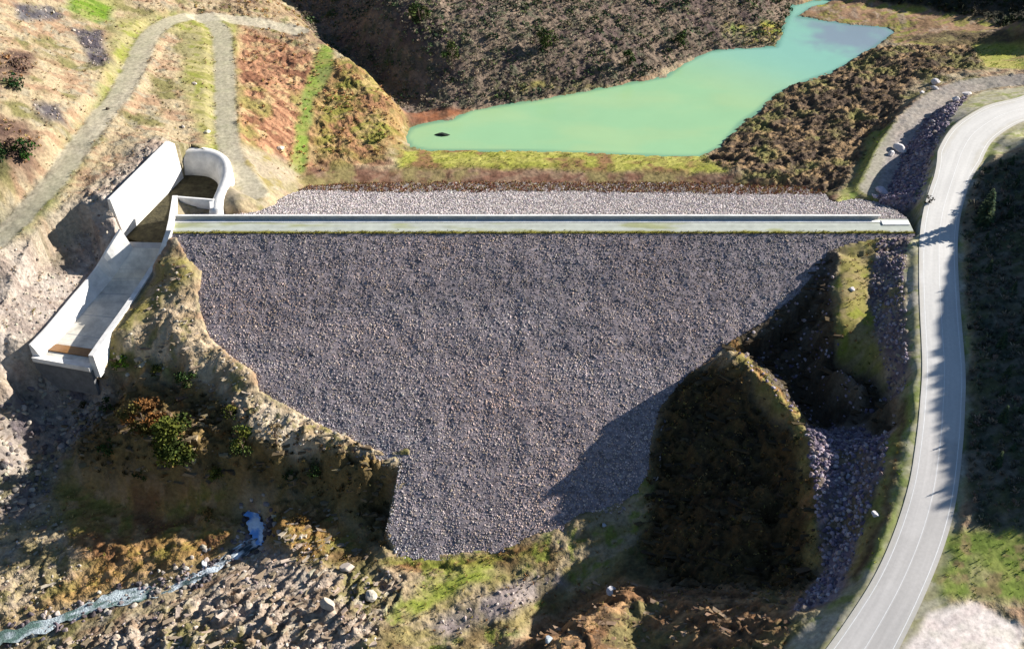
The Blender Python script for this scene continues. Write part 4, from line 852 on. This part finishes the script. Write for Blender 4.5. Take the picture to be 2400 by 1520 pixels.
# channel floor
cp = [SLAB_B[0], SLAB_B[1], P(420, 395, -3.6), IN[4], IN[14], IN[22], IN[30], IN[-4], P(497, 466, 1), UW[0], UW[2]]
mb = MB(); nb = len(cp); mb.add([(p[0], p[1], -4.5) for p in cp] + [(p[0], p[1], -6.0) for p in cp], [tuple(range(nb)), tuple(range(2 * nb - 1, nb - 1, -1))] + [(i, (i + 1) % nb, nb + (i + 1) % nb, nb + i) for i in range(nb)])
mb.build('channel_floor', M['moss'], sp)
# head sill where the channel drops into the chute
a = chute_pt(0, 0); b = chute_pt(0, 1); mb = MB(); mb.hexa([a - up * 2, b - up * 2, b + np.array([0, 1.2, -2]), a + np.array([0, 1.2, -2]), a + up * .02, b + up * .02, b + np.array([0, 1.2, .6]), a + np.array([0, 1.2, .6])]); mb.build('head_sill', M['concrete_dark'], sp)

# ------------------------------------------------------------------ rubble, boulders, undergrowth
def stuff(name, T, polys, dens_, smin, smax, tones_, k, seed, m, label=None, streak=None, **kw):
    p = in_poly(polys, dens_, seed)
    if streak:
        sa, sb_ = rot(p[:, 0], p[:, 1], *streak[:3]); p = p[fbm(sa, sb_, seed, 3) > streak[3]]
    sz = smin + (smax - smin) * np.random.default_rng(seed + 1).uniform(0, 1, len(p)) ** 1.7
    if T is BLOCK: p[:, 2] -= sz * .22
    o = scatter_obj(name, T, p, sz, palette(len(p), tones_, k, seed), m, **kw); tag(o, label, None, None, 'stuff'); return o
GREY = [(150, 138, 148), (120, 108, 122), (175, 162, 165), (98, 88, 104), (140, 125, 120)]
stuff('rubble', ROCK0, ['riprap_upper', 'gully_rubble'], 3.2, .22, .6, GREY, 1.15, 21, M['rock'], 'grey broken rock filling the gully and slope beside the road', tilt=.7)
stuff('rubble', ROCK0, ['berm_rocks'], 3.0, .18, .5, GREY + [(165, 150, 125)], 1.25, 22, M['rock'], 'grey rock lining the bank below the road', tilt=.7)
stuff('rubble', ROCK0, ['pit'], .5, .2, .5, GREY, 1.2, 23, M['rock'], 'loose rock lying in the shaded hollow beside the rock spur', tilt=.7)
stuff('rubble', ROCK1, ['rubble_fan'], .9, .3, .85, [(165, 155, 140), (130, 122, 118), (190, 178, 160), (105, 98, 98)], 1.5, 24, M['rock'], 'coarse broken rock heaped below the spillway outlet', tilt=.7)
stuff('rubble', ROCK0, ['toe_gravel', 'scree_a', 'scree_b', 'scree_c', 'ledges'], .45, .15, .45, [(190, 175, 165), (150, 135, 130), (215, 200, 185)], 1.6, 25, M['rock'], 'pale gravel and broken stone on the valley floor', tilt=.7)
LT = [(205, 185, 160), (180, 158, 132), (160, 142, 118), (218, 200, 176)]
stuff('bedrock', BLOCK, ['ledges'], .45, .12, .5, LT, 1.55, 46, M['rock'], 'pale layered rock ledges running across the valley floor right of the stream', squash=.7, tilt=.3, align=(40, 2.0))
stuff('bedrock', BLOCK, ['cliff', 'under_cliff'], .4, .12, .55, [(150, 130, 100), (125, 108, 84), (178, 158, 125)], 1.8, 47, M['rock'], 'layered rock breaking out of the cliff between spillway and dam toe', squash=.9, tilt=.3, align=(8, 1.9))
stuff('bedrock', BLOCK, ['cliff_top', 'left_bottom', 'right_low', 'rubble_fan'], .3, .1, .42, LT, 1.9, 48, M['rock'], 'pale rock showing through the thin soil above the cliff and beside the stream', squash=.5, tilt=.3, align=(30, 2.2))
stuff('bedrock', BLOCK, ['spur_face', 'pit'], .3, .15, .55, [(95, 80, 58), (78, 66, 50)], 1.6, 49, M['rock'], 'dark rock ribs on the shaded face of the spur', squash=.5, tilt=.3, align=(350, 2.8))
stuff('bedrock', BLOCK, ['foot_brown'], .35, .1, .4, [(170, 140, 110), (140, 112, 88), (195, 165, 135)], 1.8, 50, M['rock'], 'brown rock ribs at the foot of the spur', squash=.5, tilt=.3, align=(345, 2.6))
stuff('rubble', ROCK0, ['rocky_left', 'cliff_top', 'left_bottom'], .5, .12, .4, [(205, 190, 170), (160, 145, 130), (225, 210, 190)], 1.8, 26, M['rock'], 'pale loose stone on the sunlit left slope', tilt=.7)
# rocks along the stream
q = spl([P(*p) for p in STREAM], 10); r = np.random.default_rng(5); n_ = 520; k = r.integers(8, len(q), n_); o_ = r.normal(0, 1, (n_, 2)) * np.array([1.6, 1.6]) ; pr = q[k][:, :2] + np.where(np.arange(n_)[:, None] % 3 == 0, o_ * .4, o_ + np.sign(o_) * .5)
pr = np.column_stack([pr, gz(pr[:, 0], pr[:, 1]) + np.where(np.arange(n_) % 3 == 0, .25, 0)])
o = scatter_obj('rubble', ROCK1, pr, np.where(np.arange(n_) % 3 == 0, .45, 1) * r.uniform(.2, .75, n_), palette(n_, [(160, 150, 145), (120, 110, 112), (190, 178, 165), (90, 82, 84)], 1.45, 3), M['rock'], tilt=.6); tag(o, 'wet rocks along the banks of the stream', None, None, 'stuff')
# brush
BR = [(104, 94, 80), (116, 103, 88), (90, 84, 73), (86, 90, 68), (80, 75, 66), (112, 100, 88)]
stuff('brushwood', TWIG + BUSH[:2], ['brown_hill'], .75, .35, 1.0, BR, .42, 31, M['twig'], 'dense leafless brown brushwood covering the hill behind the reservoir')
stuff('brushwood', BUSH, ['brown_hill'], .10, .8, 1.9, [(52, 66, 42), (70, 78, 48), (44, 56, 40)], .7, 32, M['twig'], 'dark green shrubs mixed into the brushwood on the hill behind the reservoir')
stuff('brushwood', TWIG, ['shrub_bank'], .7, .2, .6, [(108, 92, 74), (88, 76, 64), (128, 112, 88), (80, 78, 62), (116, 112, 76)], .75, 33, M['twig'], 'low brown scrub on the bank right of the reservoir', streak=(12, 9, 1.5, .47))
stuff('brushwood', TWIG + BUSH[:2], ['far_wood'], .5, .6, 1.6, [(70, 66, 52), (52, 56, 42), (60, 68, 46)], 1.0, 44, M['twig'], 'dark woodland scrub on the shaded hill at the far right')
stuff('brushwood', TWIG, ['wood_hill'], .8, .5, 1.3, [(78, 76, 68), (60, 64, 58), (92, 84, 76), (64, 72, 58)], .6, 34, M['twig'], 'dark scrub on the shaded hill right of the road')
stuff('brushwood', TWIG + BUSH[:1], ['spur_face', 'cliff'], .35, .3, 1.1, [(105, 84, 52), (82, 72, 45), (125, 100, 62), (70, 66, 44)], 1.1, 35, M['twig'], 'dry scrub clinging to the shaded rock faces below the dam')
stuff('brushwood', TWIG, ['red_bank', 'moss_bank', 'top_left_dirt', 'brown_patch_a', 'brown_patch_b'], .42, .3, .9, [(195, 155, 115), (165, 122, 92), (210, 180, 130), (150, 142, 80)], .95, 36, M['twig'], 'reddish dry scrub on the bank left of the reservoir', streak=(-25, 5, 1.5, .52))
stuff('grass', TUFT, ['cliff', 'spur_face', 'spur_ridge', 'berm', 'toe_grass', 'toe_moss', 'chute_grass', 'mid_brown', 'right_low', 'foot_brown', 'gully_side'], .9, .2, .65, [(165, 148, 88), (140, 130, 66), (185, 160, 110), (150, 112, 74)], 1.35, 37, M['twig'], 'dry yellowish grass and weeds below the dam', streak=(10, 4, 1.6, .42))
stuff('grass', TUFT, ['shore_grass', 'meadow', 'green_ramp', 'verge_green', 'toe_green', 'far_meadow', 'green_top', 'gorge_grass', 'hill_gap'], .9, .15, .5, [(150, 165, 66), (170, 172, 82), (130, 148, 56)], 1.35, 38, M['twig'], 'fresh green grass growing in patches around the dam')
LH = np.array([hit(u, v)[0][:2] for u, v in ((-60, -40), (640, -40), (560, 60), (540, 340), (395, 335), (260, 470), (60, 780), (-60, 900))])
stuff('grass', TUFT, [LH], .35, .2, .7, [(190, 160, 120), (160, 130, 95), (150, 138, 78), (215, 190, 150)], 1.6, 39, M['twig'], 'dry tufts and low scrub on the sunlit left hillside')

def boulder(u, v, s_, tone, label, group=None, sq=.7, dam_=False):
    p = hit(u, v, dam_)[0]; p[2] = gz(p[0], p[1])[0] if not dam_ else p[2]
    vv, f = rock_template(2, int(u * 7 + v), 9); vv = vv * np.array([s_, s_ * .8, s_ * sq]); a = (u * .37) % 6.28; c, s2 = math.cos(a), math.sin(a)
    vv = np.column_stack([vv[:, 0] * c - vv[:, 1] * s2, vv[:, 0] * s2 + vv[:, 1] * c, vv[:, 2]])
    o = link('boulder', fill(bpy.data.meshes.new('boulder'), vv, f, np.tile(lin(tone) / 1.5, (len(vv), 1)), False), M['rock']); o.location = (p[0], p[1], p[2] + s_ * .22)
    tag(o, label, 'boulder', group); return o
WH = (240, 232, 228); GB = 'pale boulders beside the road bank'
boulder(2110, 345, 2.0, WH, 'largest pale boulder at the edge of the old track, above the riprap slope', GB)
boulder(2090, 362, 1.3, WH, 'pale boulder just left of the largest one beside the old track', GB)
boulder(2266, 222, 1.5, WH, 'bright white boulder at the top of the dark rock bank, between old track and road', GB)
boulder(2240, 239, 1.2, WH, 'white boulder just below another one at the top of the dark rock bank', GB)
boulder(2192, 197, 1.6, WH, 'long pale boulder on the far edge of the old track', GB)
boulder(2188, 215, 1.1, WH, 'middle one of three pale boulders on the far edge of the old track', GB)
boulder(2160, 226, 1.0, WH, 'lowest of three pale boulders on the far edge of the old track', GB)
boulder(2068, 444, 1.5, (225, 215, 225), 'pale boulder at the grassy foot of the rock slope near the crest', GB)
boulder(2052, 462, 1.0, (225, 215, 225), 'smaller pale boulder nearest the right end of the dam crest', GB)
boulder(655, 350, 1.3, (235, 215, 195), 'flat pale boulder with a dark shadow between the track and the green ramp')
boulder(486, 312, .9, (240, 235, 205), 'white stone on green grass just behind the curved weir')
boulder(456, 200, .7, (235, 220, 200), 'small white stone between the two dirt tracks')
boulder(430, 300, .7, (235, 220, 200), 'small pale stone on the slope above the battered wall')
boulder(1996, 680, .7, WH, 'small white stone on the grassy berm right of the dam face')
boulder(2050, 1211, .8, WH, 'white stone in the weedy ditch left of the road')
boulder(1990, 1112, .6, WH, 'small white stone in the dark rubble gully left of the road')
boulder(1415, 1232, .6, (200, 205, 210), 'pale stone lying in shade at the toe of the dam')
boulder(1430, 1395, 1.2, (225, 222, 225), 'pale rock slab in the shaded hollow at the bottom of the valley')
boulder(1285, 1500, 1.0, (190, 200, 205), 'grey-white rock in the black shadow near the bottom edge')
boulder(870, 1395, 1.6, (205, 195, 178), 'big tan boulder on the ledges right of the stream')
boulder(815, 1335, 1.4, (215, 200, 185), 'tan boulder just below the shaded end of the cliff', None, .6)
boulder(770, 1430, 1.7, (205, 190, 172), 'broad tan boulder lowest on the rocky ledges')
boulder(480, 1325, 1.0, (225, 228, 230), 'white rock splashed by the stream at its bend')
boulder(300, 880, .6, (225, 220, 205), 'small pale rock at the foot of the chute hillside')
boulder(253, 258, .55, (70, 60, 52), 'small dark stone beside the dirt track on the left hill', None, .9)
# dark rock standing in the water
p = P(1036, 316, WZ); vv, f = rock_template(2, 99, 7); vv = vv * np.array([2.0, .8, .55])
o = link('rock', fill(bpy.data.meshes.new('rock'), vv, f, np.tile([.03, .04, .03], (len(vv), 1)), False), M['rock']); o.location = (p[0], p[1], WZ + .1); tag(o, 'low dark rock standing in the green water near its left end', 'rock')

# ------------------------------------------------------------------ trees and bushes
def leaf_cloud(centres, radii, n_, size, tones_, k, seed):
    r = np.random.default_rng(seed); V = []; Fc = []; C = []; T = [lin(t) / k for t in tones_]
    for c_, rad in zip(centres, radii):
        tone = T[r.integers(0, len(T))] * r.uniform(.8, 1.2)
        for _ in range(int(n_ * rad ** 2)):
            d = r.normal(size=3); d /= np.linalg.norm(d); p = np.array(c_) + d * rad * r.uniform(.3, 1.05) * np.array([1, 1, .8])
            a = r.normal(size=3); a /= np.linalg.norm(a); b = np.cross(a, r.normal(size=3)); b /= np.linalg.norm(b) + 1e-9; s_ = size * r.uniform(.6, 1.4)
            m_ = len(V); V += [p + a * s_, p + b * s_ * .7, p - a * s_, p - b * s_ * .7]; Fc.append((m_, m_ + 1, m_ + 2, m_ + 3)); cc = tone * r.uniform(.85, 1.15); C += [cc] * 4
    return np.array(V), np.array(Fc), np.array(C)
def tree(name, u, v, hgt, rad, tones_, label, seed, group=None, low=.25, cat='tree', world=None, trunk=True, dens_=42):
    r = np.random.default_rng(seed)
    p = hit(u, v)[0] if world is None else np.array([*world, 0.]); p[2] = gz(p[0], p[1])[0] - .15
    root = empty(name, tuple(p)); tag(root, label, cat, group)
    mb = MB(); top = np.array([r.normal(0, .15), r.normal(0, .15), hgt * .8]); tr = .035 * hgt + .04
    mb.tube((0, 0, 0), top * .5, tr, tr * .7); mb.tube(top * .5, top, tr * .7, tr * .25)
    cs_ = []; rs = []
    for k in range(int(9 + hgt)):
        a = r.uniform(0, 6.28); h_ = r.uniform(low, .95); w_ = rad * (math.sin(math.pi * min(1, (h_ - low) / (1 - low) * .8 + .18))) * r.uniform(.45, .85)
        e = np.array([math.cos(a) * w_, math.sin(a) * w_, hgt * h_]); mb.tube(top * min(.9, h_ * .8), e, tr * .3, tr * .08, 5); cs_.append(e); rs.append(rad * r.uniform(.28, .46))
    mb.build('trunk', M['bark'], root)
    V, Fc, C = leaf_cloud(cs_, rs, dens_, .17 + rad * .03, tones_, 1.2, seed)
    link('crown', fill(bpy.data.meshes.new('crown'), V, Fc, C, False), M['twig'], root); return root
def conifer(hgt, rad, tones_, seed):
    r = np.random.default_rng(seed); mb = MB(); mb.tube((0, 0, 0), (0, 0, hgt), .03 * hgt + .05, .03)
    V = []; Fc = []; C = []; T = [lin(t) / .75 for t in tones_]; n_ = int(hgt * 2.2)
    for k in range(n_):
        zz_ = hgt * (.12 + .86 * k / n_); R_ = rad * (1 - (zz_ / hgt)) ** .8 + .15; m2 = int(7 + R_ * 3)
        for j in range(m2):
            a = r.uniform(0, 6.28); L = R_ * r.uniform(.65, 1.1); d = np.array([math.cos(a), math.sin(a), -.28]); s_ = np.array([-math.sin(a), math.cos(a), 0]) * (.22 + L * .16); tone = T[r.integers(0, len(T))] * r.uniform(.75, 1.2)
            b0 = np.array([0, 0, zz_]) + d * L * .12; m_ = len(V)
            V += [b0, b0 + d * L * .55 + s_ + np.array([0, 0, r.uniform(-.1, .1)]), b0 + d * L, b0 + d * L * .55 - s_ + np.array([0, 0, -.15])]; Fc.append((m_, m_ + 1, m_ + 2, m_ + 3)); C += [tone] * 4
    return mb, (np.array(V), np.array(Fc), np.array(C))
OL = [(92, 96, 40), (74, 80, 34), (118, 112, 50), (56, 66, 30)]
DG = [(58, 78, 40), (44, 62, 34), (80, 92, 48)]
tree('leafy_tree', 425, 1080, 9.5, 5.4, OL, 'largest olive-green tree in the hollow below the chute', 3)
tree('leafy_tree', 340, 1000, 6.0, 4.2, [(130, 90, 50), (105, 75, 45), (90, 85, 45)], 'russet tree on the upper left of the big olive-green tree', 4)
tree('leafy_tree', 572, 1065, 7.0, 2.9, DG + OL[:1], 'slim dark green tree right of the big olive-green one', 5)
tree('leafy_tree', 290, 868, 2.6, 2.0, [(100, 130, 40), (80, 105, 35)], 'low bright green bush under the right side of the chute outlet', 6, cat='bush', low=.1)
tree('leafy_tree', 68, 375, 5.0, 2.5, [(50, 85, 38), (38, 66, 32), (70, 100, 45)], 'dark green tree standing alone on the left hillside', 7)
tree('leafy_tree', 40, 205, 3.6, 2.2, [(50, 80, 40), (38, 62, 36)], 'dark green bush higher up by the left edge', 8, cat='bush', low=.1)
tree('leafy_tree', 5, 385, 5.0, 2.2, [(46, 70, 36), (38, 56, 32)], 'dark tree cut by the left edge of the picture', 9)
for (u, v, h_, r_, lb, br) in ((255, 955, 2.2, 1.8, 'dark bush beside the rubble left of the russet tree', 0), (255, 1060, 2.4, 2.3, 'dark bush left of the big olive-green tree, at the foot of the rubble', 0), (330, 1120, 2.2, 2.0, 'low dark shrub just below the big olive-green tree, on its left', 0),
        (500, 1118, 2.2, 1.9, 'low olive shrub under the right side of the big olive-green tree', 1), (545, 985, 2.4, 1.8, 'olive shrub on the cliff edge above the slim dark tree', 1), (680, 1125, 2.0, 1.6, 'dark shrub on the cliff straight above the blue plunge pool', 0),
        (735, 1120, 2.6, 1.7, 'pointed dark shrub halfway along the shaded cliff', 0), (440, 905, 2.6, 2.3, 'broad dark bush below the ledge right of the chute outlet', 0), (370, 878, 2.0, 1.9, 'small olive bush on the ledge right of the bright green one', 1), (490, 1215, 1.8, 1.5, 'brownish shrub on the slope just left of the plunge pool', 2), (700, 1225, 2.0, 1.8, 'brownish shrub on the slope just right of the plunge pool', 2)):
    tree('shrub', u, v, h_, r_, (DG, OL, [(130, 100, 55), (110, 88, 50), (95, 90, 45)])[br], lb, int(u + v), cat='bush', low=.1)
tree('brown_bush', 32, 360, 3.2, 2.4, [(104, 84, 72), (90, 72, 62)], 'brown leafless bush left of the lone dark green tree', 10, cat='bush', low=.1, dens_=24)
tree('brown_bush', 50, 165, 3.0, 3.0, [(118, 92, 80), (100, 80, 70)], 'reddish brown bush above the dark green bush on the left slope', 11, cat='bush', low=.1, dens_=20)
tree('bare_tree', 650, 1050, 5.5, 2.2, [(120, 105, 70), (135, 115, 80)], 'thin bare tree on the pale slope right of the slim green tree', 12, dens_=7)
tree('leafy_tree', 2166, 503, 1.9, 1.1, [(40, 42, 34), (54, 52, 38)], 'small dark bush at the road edge by the end of the dam crest', 13, cat='bush', low=.05)
tree('leafy_tree', 890, 330, 2.2, 1.5, [(105, 115, 50), (85, 95, 45)], 'green bush on the mossy bank at the left tip of the water', 14, cat='bush', low=.1)
for (u, v, sc_, lb) in ((1060, 150, 1.0, 'dark green tree among brown brushwood on the left part of the hill'), (1280, 120, 1.1, 'dark green tree in the middle of the brushwood hill'), (1470, 160, .9, 'dark green tree low on the brushwood hill above the shore'), (1590, 110, .9, 'green tree at the right end of the brushwood hill near the water'), (985, 60, 1.2, 'dark green tree highest on the left shoulder of the brushwood hill')):
    tree('leafy_tree', u, v, 5.5 * sc_, 2.8 * sc_, DG + [(84, 88, 52)], lb, int(u))
# conifers on the shaded hill
protos = []
for s_ in range(4):
    mb, cr_ = conifer([9, 11, 7.5, 10][s_], [2.4, 2.8, 2.2, 2.2][s_], [(48, 62, 44), (38, 50, 38), (60, 70, 46)], 70 + s_)
    root = empty('conifer'); mb.build('trunk', M['bark'], root); link('crown', fill(bpy.data.meshes.new('crown'), *cr_, False), M['twig'], root); protos.append(root)
r = np.random.default_rng(12); spots = [(97.5, 1.5), (96.5, -1.0)]
foot = [P(*p[:3]) for p in RF[:12]]
tries = 0
while len(spots) < 16 and tries < 20000:
    tries += 1; i = r.integers(2, len(foot)); f_ = foot[i]; c_ = (f_[0] + 5 + abs(r.normal(0, 5)), f_[1] + r.uniform(-4, 4))
    zc_ = gz(c_[0], c_[1])[0]; dp = (c_[1] - CAMY) * CT - (zc_ - CAMH) * ST
    if abs(c_[0] / dp * FPX) < 1196 and all(math.hypot(c_[0] - s_[0], c_[1] - s_[1]) > 3.4 for s_ in spots): spots.append(c_)
def copy_tree(o):
    c = o.copy(); col.objects.link(c)
    for ch in list(o.children): d_ = ch.copy(); col.objects.link(d_); d_.parent = c
    return c
spots = spots[:2] + sorted(spots[2:], key=lambda p_: -p_[1])
ORD = ['first', 'second', 'third', 'fourth', 'fifth', 'sixth', 'seventh', 'eighth', 'ninth', 'tenth']
def conifer_label(i):
    if i == 0: return 'tall conifer shading the road beside the dam crest, the farther of the two'
    if i == 1: return 'tall conifer shading the road beside the dam crest, the nearer of the two'
    k = i - 2
    return ('small dark conifer on the shaded hillside, %s from its far end' % ORD[k]) if k < 7 else ('small dark conifer on the shaded hillside, %s from its meadow end' % ORD[13 - k])
for i, (a, b) in enumerate(spots):
    o = protos[i] if i < 4 else copy_tree(protos[i % 4])
    z_ = gz(a, b)[0]; o.location = (a, b, z_ - .3); o.rotation_euler = (0, 0, r.uniform(0, 6.28)); s_ = r.uniform(.3, .42) if i > 1 else .8; o.scale = (s_, s_, s_)
    tag(o, conifer_label(i), 'tree', 'conifers on the shaded right-hand hillside')
